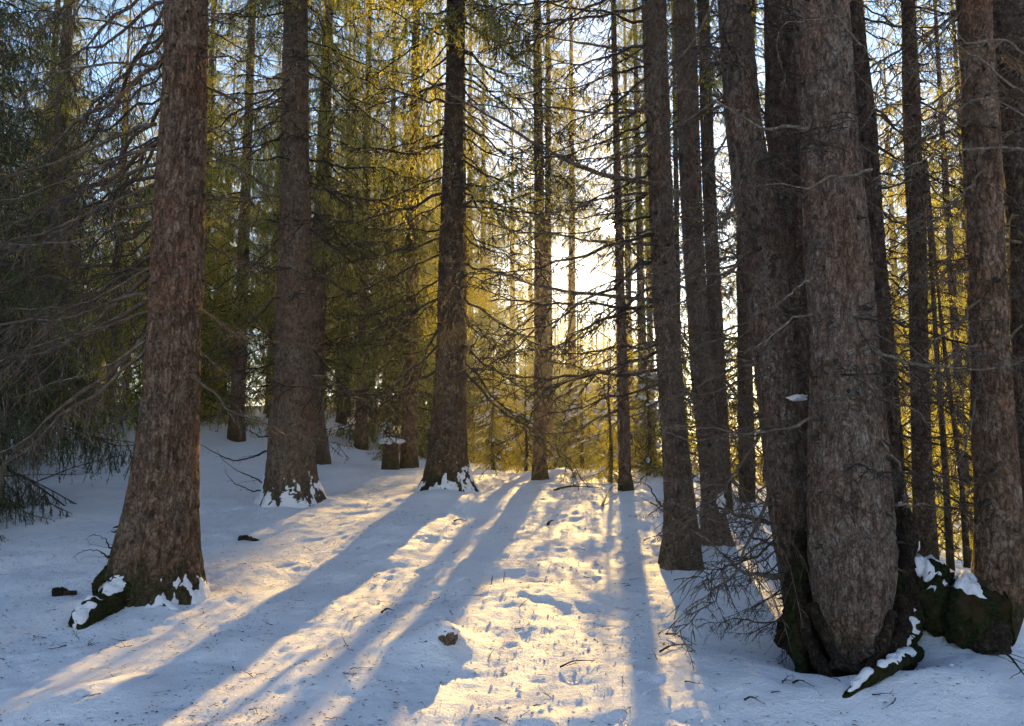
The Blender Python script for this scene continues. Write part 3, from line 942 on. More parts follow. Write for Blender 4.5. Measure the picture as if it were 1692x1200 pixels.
T6c = tree_from_profile("spruce_tree", "slender dark spruce trunk deep between the cluster trunks", G1,
    [(0, 1152, 1172), (300, 1160, 1182), (600, 1174, 1198), (880, 1188, 1214)], 9.6, 880, bark=BARK3, amp=0.004, seed=55, K=40)
T6d = tree_from_profile("spruce_tree", "dark spruce trunk mostly hidden behind the leaning trunk", G1,
    [(0, 1226, 1250), (300, 1216, 1240), (600, 1218, 1244), (860, 1222, 1250)], 10.4, 868, bark=BARK3, amp=0.004, seed=56, K=36)
dress(T6d, 26, 0.6, 7.5, 0.6, 1.4, "bow", seed=285, dark=True)
for T_, s_ in ((T6, 286), (T6b, 287), (T6c, 288)):
    dress(T_, 34, 0.4, 5.4, 0.25, 0.65, "bow", az=-1.57, spread=1.9, seed=s_)
for T_, s_ in ((T6, 36), (T6b, 37), (T6c, 38)):
    stubs(T_, 40, 0.3, 5.5, s_)
top_crown(T6, 1, 0.5, 0.95)
top_crown(T6c, 0, 2.5, 0.8)
dress(T6, 32, 1.5, 5.6, 0.8, 2.0, "bow", az=R180 * 1.05, spread=0.6, seed=81, dark=True)
dress(T6, 14, 0.6, 5.6, 0.5, 1.3, "droop", az=-1.4, spread=1.0, seed=82)
dress(T6b, 28, 0.5, 5.6, 0.5, 1.3, "droop", az=-0.8, spread=1.0, seed=83)
dress(T6c, 34, 0.5, 6.6, 0.6, 1.5, "bow", seed=84, dark=True)
for i, (pts, r) in enumerate([
    ([(1098, 306, 6.85), (1010, 289, 6.5), (930, 260, 6.2), (860, 224, 5.9), (775, 174, 5.6), (690, 128, 5.3), (650, 118, 5.2)], 0.027),
    ([(1090, 496, 6.85), (1020, 494, 6.6), (960, 489, 6.4), (900, 478, 6.2), (830, 455, 6.0), (766, 437, 5.8)], 0.021),
    ([(1098, 318, 6.85), (1040, 322, 6.7), (985, 331, 6.5), (920, 352, 6.2), (860, 358, 6.0), (800, 372, 5.8)], 0.015),
    ([(1092, 405, 6.85), (1000, 397, 6.5), (940, 386, 6.2), (880, 380, 6.0), (800, 362, 5.8), (760, 345, 5.6)], 0.017),
    ([(1092, 180, 6.85), (1010, 185, 6.5), (930, 178, 6.2), (850, 180, 6.0), (740, 168, 5.6), (620, 140, 5.2)], 0.012),
    ([(1088, 110, 6.85), (1010, 78, 6.6), (930, 58, 6.3), (850, 30, 6.1), (790, -20, 5.9)], 0.014),
    ([(1094, 560, 6.85), (1050, 575, 6.7), (1000, 600, 6.5), (950, 605, 6.3)], 0.010),
    ([(1090, 455, 6.85), (1040, 462, 6.7), (990, 450, 6.5), (930, 430, 6.3)], 0.010),
    ([(1100, 650, 6.85), (1060, 668, 6.7), (1010, 672, 6.5), (960, 662, 6.3)], 0.009),
    ([(1102, 715, 6.8), (1140, 722, 6.4), (1200, 716, 6.0), (1260, 700, 5.7)], 0.013),
    ([(1110, 825, 6.8), (1150, 845, 6.4), (1200, 862, 6.1), (1260, 858, 5.8)], 0.014),
    ([(1105, 845, 6.8), (1085, 835, 6.6), (1065, 805, 6.5), (1040, 798, 6.4)], 0.014)]):
    px_branch(T6, pts, r, 150 + i, mat=TWIG if i not in (9, 10) else TWIG_L, nsec=20 if i < 6 else 9, sec_len=0.17, ntert=3)

# --- the clump on the root mound at the right
GC = "spruces rising from the root mound"
T7 = tree_from_profile("spruce_tree", "leaning spruce trunk at the path side of the clump, low twigs bristling from its foot", GC,
    [(0, 1187, 1240), (200, 1197, 1257), (400, 1223, 1294), (500, 1236, 1304), (613, 1248, 1314), (720, 1258, 1324), (826, 1268, 1336), (930, 1286, 1345), (1010, 1298, 1352), (1060, 1310, 1362)],
    5.0, 1020, bark=BARK2, amp=0.006, seed=63, K=80)
T7b = tree_from_profile("spruce_tree", "narrow dark trunk squeezed between the leaning trunk and the thickest trunk of the clump", GC,
    [(0, 1262, 1318), (200, 1265, 1322), (400, 1288, 1338), (600, 1306, 1352), (800, 1318, 1362), (1000, 1330, 1374)],
    5.9, 1000, bark=BARK3, amp=0.006, seed=64, K=64)  # dark bark colour also carries the shadow in the gap between trunks
T8 = tree_from_profile("spruce_tree", "thickest trunk of the clump, with a rounded swollen foot over a dark hollow", GC,
    [(0, 1312, 1400), (200, 1322, 1412), (400, 1330, 1434), (600, 1340, 1452), (800, 1338, 1470), (900, 1339, 1476), (960, 1341, 1476), (1000, 1345, 1470), (1030, 1354, 1460), (1052, 1370, 1446), (1070, 1394, 1424)],
    4.6, 1082, bark=BARK_DRY, amp=0.0095, seed=65, K=112, vfreq=10, sink=0.2, lobes=[(-2.7, 0.10, 0.05, 0.30), (-1.9, 0.08, 0.03, 0.25), (-1.1, 0.10, 0.045, 0.28), (-0.3, 0.12, 0.06, 0.32)], base_z=float(P(1400, 1070, 4.6)[2]))
T8b = tree_from_profile("spruce_tree", "dark grey trunk half hidden behind the thickest trunk of the clump", GC,
    [(0, 1398, 1422), (200, 1405, 1446), (400, 1422, 1460), (600, 1440, 1480), (800, 1455, 1494), (920, 1462, 1506)],
    5.35, 930, bark=BARK3, amp=0.008, seed=66, K=56)
T9 = tree_from_profile("spruce_tree", "thin dark spruce trunk in the golden gap behind the clump", GC,
    [(0, 1490, 1511), (200, 1493, 1521), (400, 1500, 1530), (600, 1505, 1535), (800, 1508, 1541), (920, 1510, 1550)],
    6.6, 918, bark=BARK3, amp=0.004, seed=67, K=40)
T10 = tree_from_profile("spruce_tree", "curved spruce trunk by the frame edge, bending into a mossy root mass", GC,
    [(0, 1582, 1636), (200, 1591, 1648), (400, 1600, 1658), (600, 1607, 1666), (800, 1612, 1680), (900, 1611, 1688), (960, 1607, 1692), (1010, 1600, 1688), (1060, 1592, 1668), (1110, 1600, 1660), (1130, 1604, 1660)],
    4.75, 1110, bark=BARK, amp=0.006, seed=68, K=72)
T11 = tree_from_profile("spruce_tree", "dark spruce trunk cut off by the frame edge behind the curved trunk", GC,
    [(0, 1640, 1705), (200, 1655, 1718), (400, 1668, 1732), (700, 1680, 1748), (950, 1686, 1760)], 5.9, 950, bark=BARK3, amp=0.005, seed=69, K=56)
for T_, s_ in ((T7, 39), (T7b, 40), (T8, 41), (T8b, 42), (T9, 43), (T10, 44), (T11, 45)):
    stubs(T_, 36, 0.2, 4.6, s_)
top_crown(T8, 0, 1.0, 0.95)
top_crown(T10, 1, 2.0, 0.95)
top_crown(T9, 1, 4.0, 0.8)
dress(T7, 24, 0.9, 4.6, 0.6, 1.3, "droop", az=R180 * 1.1, spread=0.6, seed=91)
dress(T7, 16, 0.6, 4.6, 0.5, 1.2, "bow", az=-1.3, spread=1.2, seed=92, dark=True)
dress(T7, 8, 0.05, 0.45, 0.35, 0.62, "droop", az=R180 * 1.12, spread=0.45, seed=93, dark=True, pitch=(6, 12))
dress(T7, 5, 0.5, 0.9, 0.5, 0.9, "bow", az=R180 * 1.1, spread=0.4, seed=94)
dress(T7b, 8, 2.0, 4.8, 0.4, 0.9, "droop", az=-1.5, spread=0.7, seed=95, dark=True)
dress(T8, 10, 1.2, 4.2, 0.1, 0.35, "stub", az=-1.5, spread=1.5, seed=96)
dress(T8, 8, 1.4, 4.4, 0.35, 0.9, "droop", az=-0.3, spread=0.5, seed=97)
dress(T8b, 22, 0.5, 4.8, 0.5, 1.2, "bow", az=0.0, spread=0.8, seed=98, dark=True)
dress(T9, 34, 0.4, 5.2, 0.5, 1.2, "bow", seed=99, dark=True)
dress(T10, 14, 1.2, 4.2, 0.5, 1.1, "droop", az=R180 * 1.1, spread=0.6, seed=100)
dress(T10, 6, 0.5, 4.0, 0.4, 0.9, "bow", az=-0.4, spread=0.7, seed=101, dark=True)
dress(T11, 10, 2.0, 4.8, 0.9, 1.7, "droop", az=R180 * 1.15, spread=0.4, seed=102)
for i, (T_, pts, r, mt) in enumerate([
    (T8, [(1440, 280, 4.4), (1400, 288, 4.33), (1350, 300, 4.3), (1330, 306, 4.3), (1290, 300, 4.3), (1245, 308, 4.3)], 0.011, TWIG_L),
    (T8, [(1438, 574, 4.45), (1470, 588, 4.35), (1520, 600, 4.3), (1580, 602, 4.3), (1700, 594, 4.3)], 0.014, TWIG_L),
    (T8, [(1335, 212, 4.4), (1290, 216, 4.3), (1250, 217, 4.25), (1190, 187, 4.2), (1120, 150, 4.2)], 0.012, TWIG_L),
    (T8, [(1420, -20, 3.9), (1378, 30, 3.8), (1340, 45, 3.75), (1300, 49, 3.7), (1285, 70, 3.7), (1285, 110, 3.7), (1299, 150, 3.7)], 0.0055, TWIG_L),
    (T8, [(1376, 25, 3.8), (1400, 50, 3.8), (1430, 85, 3.8), (1455, 118, 3.8), (1440, 175, 3.8), (1410, 232, 3.8)], 0.005, TWIG_L),
    (T8, [(1455, 120, 3.8), (1475, 170, 3.9), (1500, 100, 4.0), (1530, 110, 4.0)], 0.004, TWIG_L),
    (T8, [(1455, 660, 4.45), (1490, 676, 4.4), (1530, 700, 4.4), (1570, 702, 4.4)], 0.008, TWIG),
    (T8, [(1470, 835, 4.4), (1520, 838, 4.3), (1560, 850, 4.25), (1600, 866, 4.2)], 0.009, TWIG_L),
    (T8, [(1455, 725, 4.4), (1480, 770, 4.35), (1490, 800, 4.3), (1492, 830, 4.3)], 0.007, TWIG_L),
    (T8, [(1345, 455, 4.4), (1310, 475, 4.3), (1280, 500, 4.25), (1240, 510, 4.2)], 0.008, TWIG_L),
    (T8, [(1342, 520, 4.4), (1300, 535, 4.3), (1255, 575, 4.25), (1200, 590, 4.2)], 0.009, TWIG_L),
    (T8, [(1342, 690, 4.4), (1300, 700, 4.35), (1240, 712, 4.3), (1170, 700, 4.3), (1100, 690, 4.3)], 0.011, TWIG),
    (T7, [(1298, 955, 4.9), (1250, 950, 4.8), (1205, 935, 4.8), (1165, 895, 4.9), (1120, 860, 5.0)], 0.018, TWIG_L),
    (T7, [(1290, 900, 4.9), (1250, 885, 4.8), (1215, 860, 4.8), (1190, 845, 4.8)], 0.012, TWIG),
    (T7, [(1270, 865, 4.9), (1230, 860, 4.8), (1180, 850, 4.7), (1120, 835, 4.6)], 0.016, TWIG),
    (T7, [(1265, 715, 4.9), (1200, 718, 4.8), (1140, 705, 4.7), (1080, 680, 4.6)], 0.011, TWIG),
    (T7, [(1255, 600, 4.9), (1200, 610, 4.8), (1150, 640, 4.7), (1090, 655, 4.6)], 0.010, TWIG),
    (T7, [(1232, 420, 4.9), (1180, 430, 4.8), (1130, 440, 4.7), (1060, 430, 4.6)], 0.009, TWIG),
    (T10, [(1612, 800, 4.7), (1590, 820, 4.6), (1575, 850, 4.6), (1540, 870, 4.6)], 0.009, TWIG_D),
    (T11, [(1720, 255, 4.6), (1640, 245, 4.4), (1560, 255, 4.2), (1490, 285, 4.1), (1440, 300, 4.0)], 0.011, TWIG_L),
    (T11, [(1730, 120, 4.4), (1660, 60, 4.2), (1600, 60, 4.1), (1570, 40, 4.0), (1540, -10, 4.0)], 0.010, TWIG_L),
    (T11, [(1740, 170, 4.4), (1660, 130, 4.2), (1610, 90, 4.1), (1570, 75, 4.0), (1500, 110, 4.0)], 0.009, TWIG_L),
    (T11, [(1760, 230, 4.2), (1690, 180, 4.1), (1650, 160, 4.0), (1600, 185, 4.0), (1580, 240, 4.0)], 0.007, TWIG_L)]):
    fine = i in (3, 4, 5)
    px_branch(T_, pts, r, 200 + i, mat=mt, nsec=6 if fine else 12, sec_len=0.14 if fine else 0.2 + (0.22 if i > 18 else 0), ntert=1 if fine else (5 if i > 18 else 3), kmin=0.0012)

# thin saplings in the golden gap
for i, (prof, Y_, lb) in enumerate([
    ([(420, 1534, 1541), (600, 1545, 1553), (760, 1556, 1566), (935, 1564, 1578)], 6.9, "bare upright sapling stem in the golden gap, nearest the thin dark trunk"),
    ([(520, 1551, 1557), (640, 1565, 1572), (800, 1585, 1593), (930, 1592, 1604)], 7.2, "bare leaning sapling stem in the golden gap, beside the curved trunk")]):
    S = tree_from_profile("sapling", lb, "bare saplings in the golden gap", prof, Y_, 935, H=4.2, bark=BARK3, amp=0.002, seed=80 + i, K=20)
    dress(S, 14, 0.4, 3.6, 0.3, 0.8, "bow", seed=130 + i, dark=True)


# root mass, hollow and snow pockets of the clump
def lump(name, loc, size, seed, mat, parent=None, amp=0.25, freq=2.2, cut=None, **kw):
    n1, n2 = 30, 44
    ph = np.linspace(0.02, math.pi - 0.02, n1); th = np.arange(n2) * 2 * math.pi / n2
    TH, PH = np.meshgrid(th, ph)
    d = np.stack([np.sin(PH) * np.cos(TH), np.sin(PH) * np.sin(TH), np.cos(PH)], -1)
    r = 1 + amp * vnoise(d[..., 0] * freq, d[..., 1] * freq, d[..., 2] * freq, seed) + amp * 0.5 * vnoise(d[..., 0] * freq * 3, d[..., 1] * freq * 3, d[..., 2] * freq * 3, seed + 1)
    V = d * r[..., None] * np.array(size)
    i, q = np.meshgrid(np.arange(n1 - 1), np.arange(n2), indexing='ij')
    a0 = i * n2 + q; a1 = i * n2 + (q + 1) % n2
    F = np.concatenate([np.stack([a0, a0 + n2, a1 + n2], -1).reshape(-1, 3), np.stack([a0, a1 + n2, a1], -1).reshape(-1, 3)])
    return obj(name, mesh(name, V.reshape(-1, 3), F, [mat]), parent, tuple(float(c) for c in loc), **kw)


def rel(T, p):
    return np.asarray(p) - T["base"]


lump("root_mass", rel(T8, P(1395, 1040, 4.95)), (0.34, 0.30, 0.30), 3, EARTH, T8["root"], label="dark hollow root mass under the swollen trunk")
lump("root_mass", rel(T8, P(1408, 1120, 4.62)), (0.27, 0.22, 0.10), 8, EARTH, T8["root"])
root_part(T8, [P(1322, 880, 4.85), P(1318, 970, 4.75), P(1335, 1050, 4.6), P(1365, 1110, 4.45), P(1380, 1140, 4.4)], 0.05, 0.035, 11, mat=BARK_ROOT, label="dark root running down the side of the swollen trunk")
root_part(T8, [P(1492, 990, 4.75), P(1482, 1050, 4.6), P(1450, 1095, 4.5), P(1400, 1130, 4.42)], 0.06, 0.035, 12, mat=BARK_ROOT, label="reddish brown root under the swollen trunk")
root_part(T8, [P(1490, 840, 4.95), P(1500, 930, 4.85), P(1506, 1010, 4.75), P(1496, 1080, 4.65), P(1480, 1130, 4.6)], 0.055, 0.06, 18, mat=BARK_ROOT)
root_part(T8, [P(1345, 1000, 4.62), P(1362, 1050, 4.5), P(1392, 1098, 4.42), P(1440, 1104, 4.38), P(1475, 1090, 4.4)], 0.035, 0.022, 19, mat=BARK_ROOT)
root_part(T8, [P(1470, 1010, 4.5), P(1462, 1060, 4.42), P(1440, 1105, 4.36), P(1432, 1150, 4.3)], 0.035, 0.022, 20, mat=BARK_ROOT)
root_part(T8, [P(1328, 930, 4.75), P(1310, 1000, 4.75), P(1318, 1070, 4.65), P(1330, 1130, 4.55)], 0.045, 0.05, 21, mat=MOSS)
root_part(T8, [gp(1512, 1092, 0.0), gp(1470, 1118, 0.02), gp(1420, 1145, 0.0), gp(1380, 1168, -0.03)], 0.05, 0.02, 13, mat=MOSS, snow=0.9, label="low mossy root lying in the snow before the hollow")
root_part(T10, [P(1642, 1010, 4.72), P(1600, 1010, 4.75), P(1555, 1000, 4.8), P(1510, 985, 4.9), P(1480, 1010, 4.95)], 0.17, 0.20, 14, mat=MOSS, snow=0.8, label="dark mossy root mass joining the curved trunk to the clump")
root_part(T10, [P(1625, 1030, 4.65), P(1638, 1080, 4.55), P(1642, 1120, 4.55), P(1645, 1180, 4.5), P(1646, 1230, 4.5)], 0.115, 0.10, 15, mat=BARK_ROOT)
root_part(T10, [P(1500, 1000, 4.8), P(1500, 1040, 4.7), P(1490, 1090, 4.6)], 0.07, 0.05, 16, mat=MOSS, snow=0.5)
for i, (T_, u, v, Y_, sz) in enumerate([(T7, 1318, 657, 4.85, (0.05, 0.04, 0.017)), 
                                        (T8b, 1490, 868, 5.1, (0.03, 0.05, 0.10)), (T8b, 1495, 905, 5.0, (0.07, 0.07, 0.07)), (T6b, 1192, 830, 7.1, (0.03, 0.04, 0.07))]):
    lump("snow", rel(T_, P(u, v, Y_)), sz, 60 + i, SNOW, T_["root"], amp=0.45, freq=2.0, label="pocket of snow caught between the trunks")

# ------------------------------------------------------------------ trees behind the ridge
print("far trees")
CA = crown_mesh(201, 15.0, 0.9, 2.5, 200, src=LIVE_BOUGH + LIVE_FAR[:2])
CB = crown_mesh(202, 18.0, 4.2, 2.4, 180)
CC = crown_mesh(203, 17.0, 2.4, 1.9, 140, power=0.7)
CY = crown_mesh(204, 4.2, 0.2, 1.5, 64, power=0.75, minlen=0.25, src=LIVE_BOUGH)
CN = crown_mesh(205, 13.0, 0.7, 2.5, 115, src=LIVE_NEAR, mats=(TWIG_D, NEEDLE_N))
CT = crown_mesh(207, 14.0, 0.5, 2.3, 90, src=LIVE_BOUGH)
CH = crown_mesh(206, 19.0, 6.8, 1.8, 110)
DH = dead_cluster(212, 0.8, 2.8, 18, 0.5, 1.2)
DB = dead_cluster(210, 1.0, 5.2, 46, 0.7, 1.7)
DC = dead_cluster(211, 0.6, 3.2, 30, 0.6, 1.4)


def plain_trunk(H, r, seed, mat):
    z = np.array([-0.6, 0, 0.3, 1.0, H * 0.5, H])
    g = np.random.default_rng(seed)
    me, _ = trunk_mesh(z, np.cumsum(g.normal(0, 0.04, 6)) * np.array([0, 0, 1, 1, 1, 1]), np.zeros(6), np.array([1.6, 1.45, 1.15, 1.0, 0.6, 0.02]) * r, "trunk", mat, K=20, amp=0.006,
                       seed=seed, step=0.09, zfine=8.0, vfreq=6)
    return me


TRK = {"A": plain_trunk(15, 0.15, 1, BARK), "B": plain_trunk(18, 0.17, 2, BARK2), "C": plain_trunk(17, 0.14, 3, BARK), "T": plain_trunk(14, 0.09, 8, BARK3), "N": plain_trunk(13, 0.13, 5, BARK3), "H": plain_trunk(19, 0.12, 6, BARK), "Y": plain_trunk(4.1, 0.045, 4, BARK3)}
KIND = {"A": (CA, None), "B": (CB, DB), "C": (CC, DC), "Y": (CY, None), "N": (CN, None), "T": (CT, None), "H": (CH, DH)}
FAR_GROUP = "spruces filling the forest beyond the ridge"
placed = []


def far_tree(kind, x, y, s, rot, label, group=FAR_GROUP, category="tree", snowy=False):
    z = gz(x, y)
    name = "young_spruce" if kind == "Y" else "spruce_tree"
    root = thing(name, label, category, (x, y, z), group, rot, s)
    obj("trunk", TRK[kind], root)
    obj("crown", KIND[kind][0], root)
    if KIND[kind][1]:
        obj("dead_branches", KIND[kind][1], root)
    placed.append((x, y))
    return root


def at(u, Y):
    return (u - CU) / F_PX * Y / math.cos(PITCH) * 1.0


# trees one can single out behind the ridge
for kind, u, Y_, s, rot, lb in [
    ("B", 532, 15.2, 1.0, 0.4, "grey trunk with a snow lined edge just behind the broad dark spruce"),
    ("C", 600, 20.0, 1.0, 1.4, "pale brown trunk far back beside the snow bank"),
    ("C", 678, 15.6, 1.0, 2.2, "brown trunk leaning over a low stump behind the snow crest"),
    ("H", 768, 12.3, 0.42, 3.0, "slim orange edged trunk close behind the trunk at the path head"),
    ("N", -75, 9.3, 0.95, 0.0, "dense dark spruce with boughs down to the snow at the frame edge"),
    ("A", 70, 14.5, 1.0, 1.0, "dark spruce behind the bare limbs of the big reddish trunk"),
    ("C", 395, 16.5, 1.0, 2.0, "green spruce in the gap between the two near trunks"),
    ("N", -180, 8.2, 0.95, 4.0, "dark bushy spruce just past the frame edge beside the hillside"),
    ("A", 330, 21.0, 1.1, 2.6, "tall green spruce above the sunlit snow bank"),
    ("N", -60, 11.8, 1.0, 2.0, "dark green spruce behind the dense one at the frame edge"),
    ("A", 640, 22.0, 1.05, 0.6, "teal green spruce above the low stump"),
    ("A", 722, 25.0, 1.05, 1.9, "golden backlit spruce behind the trunk at the path head"),
    ("A", 800, 31.0, 1.25, 3.1, "golden backlit spruce filling the space left of the slim lone trunk"),
    ("A", 848, 37.0, 1.25, 4.1, "tall golden spruce bordering the sky gap"),
    ("C", 775, 26.0, 1.1, 5.0, "slender golden spruce right behind the trunk at the path head"),
    ("A", 876, 46.0, 1.35, 5.1, "far golden spruce behind the slim lone trunk"),
    ("H", 945, 22.0, 1.0, 5.6, "high crowned spruce left of the sun above the young trees"),
    ("H", 1075, 30.0, 1.2, 4.4, "far high crowned spruce half hidden by the pair of trunks"),
    ("H", 905, 19.0, 0.95, 0.3, "high crowned spruce above the sky gap"),
    ("H", 1040, 26.0, 1.05, 1.3, "high crowned spruce behind the thin trunk across the sun"),
    ("H", 1062, 21.0, 1.0, 2.3, "high crowned spruce beside the pair of trunks right of the sun"),
    ("T", 1105, 17.0, 0.95, 3.3, "backlit spruce between the pair of trunks and the clump"),
    ("T", 1225, 19.0, 0.9, 3.9, "backlit spruce behind the leaning trunk of the clump")]:
    x = at(u, Y_)
    far_tree(kind, x, Y_, s, rot, lb)
g = np.random.default_rng(77)
tries = 0
n_far = 0
while n_far < 74 and tries < 6000:
    tries += 1
    y = g.uniform(15.5, 42)
    x = g.uniform(-0.75, 0.78) * y + g.uniform(-1, 1)
    s_ = x - SUN_TAN * y
    sc = g.uniform(0.75, 1.15)
    if -3.9 < s_ < 2.0 or (2.0 <= s_ < 10 and y > 15) or (-6.5 < s_ <= -3.9 and y > 25):
        continue
    if any((x - a) ** 2 + (y - b) ** 2 < 2.6 ** 2 for a, b in placed):
        continue
    if x < -2 and y < 18 and x > -7:
        continue
    uu = CU + F_PX * x / y
    if 90 < uu < 250 and y < 24:
        continue
    if uu < 460 and y > 24 and g.random() < 0.45:
        continue
    spot = ("beyond the big reddish trunk" if uu < 250 else "between the two near left trunks" if uu < 450
            else "left of the path head trunk" if uu < 745 else "behind the path head trunk" if uu < 1050 else "behind the trunk clump")
    kind = "ABC"[g.integers(3)]
    far_tree(kind, x, y, sc, g.uniform(0, 6.28), ("full skirted", "bare stemmed", "slender")["ABC".index(kind)] + (" near" if y < 22 else " farther" if y < 31 else " farthest") + " forest spruce " + spot)
    n_far += 1
# nearer trees flanking the clump on the falling slope
for x, y, k, s, lb in [(5.3, 10.8, "T", 0.8, "golden backlit spruce low on the slope behind the curved trunk"), (7.2, 12.6, "T", 0.85, "golden backlit spruce behind the frame edge trunk"),
                       (4.5, 13.9, "T", 0.9, "backlit spruce seen between the thin dark trunk and the clump"), (8.9, 15.6, "T", 1.0, "tall backlit spruce above the golden gap"),
                       (10.4, 19.5, "T", 1.1, "slender backlit spruce behind the curved trunk")]:
    far_tree(k, x, y, s, x, lb)
for k_, (u, y) in enumerate([(893, 47), (918, 52), (940, 46), (962, 53), (985, 48), (1008, 55), (1032, 49), (1055, 53)]):
    far_tree("A", at(u, y), y, (11.6, 12.6, 11.0, 12.9, 11.4, 12.6, 11.8, 13.0)[k_] / 15, k_ * 1.7, "far golden spruce under the sun, %s counted from the slim lone trunk" % ("first second third fourth fifth sixth seventh eighth".split()[k_]), "half grown spruces deep under the sun")
for k_ in range(10):
    u, y = 884 + 19 * k_, 59 + 3.5 * (k_ * 7 % 3)
    far_tree("AC"[k_ % 2], at(u, y), y, (14.2 + 1.6 * (k_ * 5 % 4) / 3) / (15, 17)[k_ % 2], k_ * 2.3, "most distant golden spruce under the sun, one of a row alike", "half grown spruces deep under the sun")
far_tree("T", at(962, 33), 33, 0.70, 0.4, "open boughed golden spruce reaching up just left of the sun", "half grown spruces deep under the sun")
# half grown trees further off, whose tops stay below the sun line
n_m = 0
for i in range(600):
    y = g.uniform(26, 54)
    x = SUN_TAN * y + g.uniform(-5.5, 1.8)
    if any((x - a) ** 2 + (y - b) ** 2 < 2.0 ** 2 for a, b in placed):
        continue
    top = gz(9 * SUN_TAN, 9) + 0.277 * (y - 9) - gz(x, y)
    far_tree("A", x, y, min(top * g.uniform(0.7, 0.97), 15) / 15, g.uniform(0, 6.28), "half grown golden spruce deep under the sun, one of many alike", "half grown spruces deep under the sun")
    n_m += 1
    if n_m >= 16:
        break
# young spruces under the sun line fill the bottom of the gap
n_y = 0
YG = "young spruces in the gap below the sun"
for i in range(900):
    y = g.uniform(15.0, 40)
    x = SUN_TAN * y + g.uniform(-4.5, 3.0) + (g.uniform(-6, 6) if y > 22 else 0)
    if any((x - a) ** 2 + (y - b) ** 2 < 1.5 ** 2 for a, b in placed):
        continue
    if y < 19.5 and 740 < CU + F_PX * x / y < 930:
        continue
    top = gz(9 * SUN_TAN, 9) + 0.277 * (y - 9) - gz(x, y)
    s = min(max(top * 0.8, 0), 7.0) / 4.2 * g.uniform(0.55, 1.0)
    if s < 0.3:
        continue
    far_tree("Y", x, y, s, g.uniform(0, 6.28), "young golden spruce in the gap under the sun, one of many alike", YG)
    n_y += 1
    if n_y >= 22:
        break
print("far", n_far, "young", n_y)

# snow laden little spruces just over the ridge, and the leaning golden spruce
SNOWY = []
gs = np.random.default_rng(9)
parts = []
for i in range(60):
    a = gs.uniform(0, 6.28); z = gs.uniform(0.5, 2.6); r = 1.1 * (1 - z / 3.6) * gs.uniform(0.35, 1.0)
    n1, n2 = 6, 9
    ph = np.linspace(0.05, math.pi - 0.05, n1); th = np.arange(n2) * 2 * math.pi / n2
    TH, PH = np.meshgrid(th, ph)
    d = np.stack([np.sin(PH) * np.cos(TH), np.sin(PH) * np.sin(TH), np.cos(PH)], -1) * (1 + 0.35 * gs.standard_normal((n1, n2, 1)) * 0.6)
    V = (d * np.array([gs.uniform(0.05, 0.2), gs.uniform(0.03, 0.07), 0.022])).reshape(-1, 3)
    ii_, qq_ = np.meshgrid(np.arange(n1 - 1), np.arange(n2), indexing='ij')
    a0 = ii_ * n2 + qq_; a1 = ii_ * n2 + (qq_ + 1) % n2
    F = np.concatenate([np.stack([a0, a0 + n2, a1 + n2], -1).reshape(-1, 3), np.stack([a0, a1 + n2, a1], -1).reshape(-1, 3)])
    V = place(V, 1, a, -0.35, 0, (r * math.cos(a), r * math.sin(a), z - 0.35 * r))
    parts.append((V, F, 0))
V, F, M = cat(parts)
SNOW_CLUMPS = mesh("snow_clumps", V, F, [SNOW])
for u, Y_, s, lb in [(815, 17.5, 0.72, "small snow laden spruce beyond the crest, right of the trunk at the path head"), (868, 16.2, 0.6, "small snow laden spruce beside the slim lone trunk"),
                     (960, 17.0, 0.75, "small snow laden spruce behind the thin trunk under the sun"), (640, 17.5, 0.35, "tiny snow capped spruce by the low stump"),
                     (1068, 14.2, 0.75, "drooping golden spruce low beside the pair of trunks right of the sun"), (1005, 13.2, 0.62, "drooping golden little spruce beside the thin trunk under the sun")]:
    r = far_tree("Y", at(u, Y_), Y_, s, u, lb, "small spruces just over the crest")
    obj("snow_clumps", SNOW_CLUMPS, r, label="snow lying on the boughs")

# ------------------------------------------------------------------ thin haze in the air
def haze_box(density, aniso):
    m = bpy.data.materials.new("haze"); m.use_nodes = True
    nt_ = m.node_tree; nt_.nodes.clear()
    pv = nt_.nodes.new("ShaderNodeVolumePrincipled")
    pv.inputs["Color"].default_value = (0.92, 0.94, 0.97, 1)
    pv.inputs["Density"].default_value = density
    pv.inputs["Anisotropy"].default_value = aniso
    oo = nt_.nodes.new("ShaderNodeOutputMaterial")
    nt_.links.new(pv.outputs[0], oo.inputs["Volume"])
    x0, x1, y0, y1, z0, z1 = xs[0] - 2, xs[-1] + 2, ys[0] - 2, ys[-1] + 2, float(GZ.min()) - 1.0, 27.0
    V = np.array([[x, y, z] for z in (z0, z1) for y in (y0, y1) for x in (x0, x1)])
    F = np.array([[0, 2, 3], [0, 3, 1], [4, 5, 7], [4, 7, 6], [0, 1, 5], [0, 5, 4], [2, 6, 7], [2, 7, 3], [0, 4, 6], [0, 6, 2], [1, 3, 7], [1, 7, 5]])
    obj("haze", mesh("haze", V, F, [m], smooth=False), kind="stuff", label="thin sunlit haze between the trees", category="haze")


haze_box(0.0009, 0.76)

# ------------------------------------------------------------------ small things on the snow
# low stump behind the crest
st = P(645, 762, 15.0)
ST = thing("tree_stump", "low snow capped stump beside the leaning brown trunk", "stump", (st[0], 15.0, gz(st[0], 15.0)))
me, sh = trunk_mesh(np.array([-0.3, 0, 0.3, 0.55]), np.zeros(4), np.zeros(4), np.array([0.2, 0.17, 0.15, 0.14]), "trunk", BARK3, K=28, amp=0.006, seed=90, step=0.04)
obj("trunk", me, ST)
lump("snow", (0, 0, 0.54), (0.19, 0.19, 0.07), 71, SNOW, ST, amp=0.5)
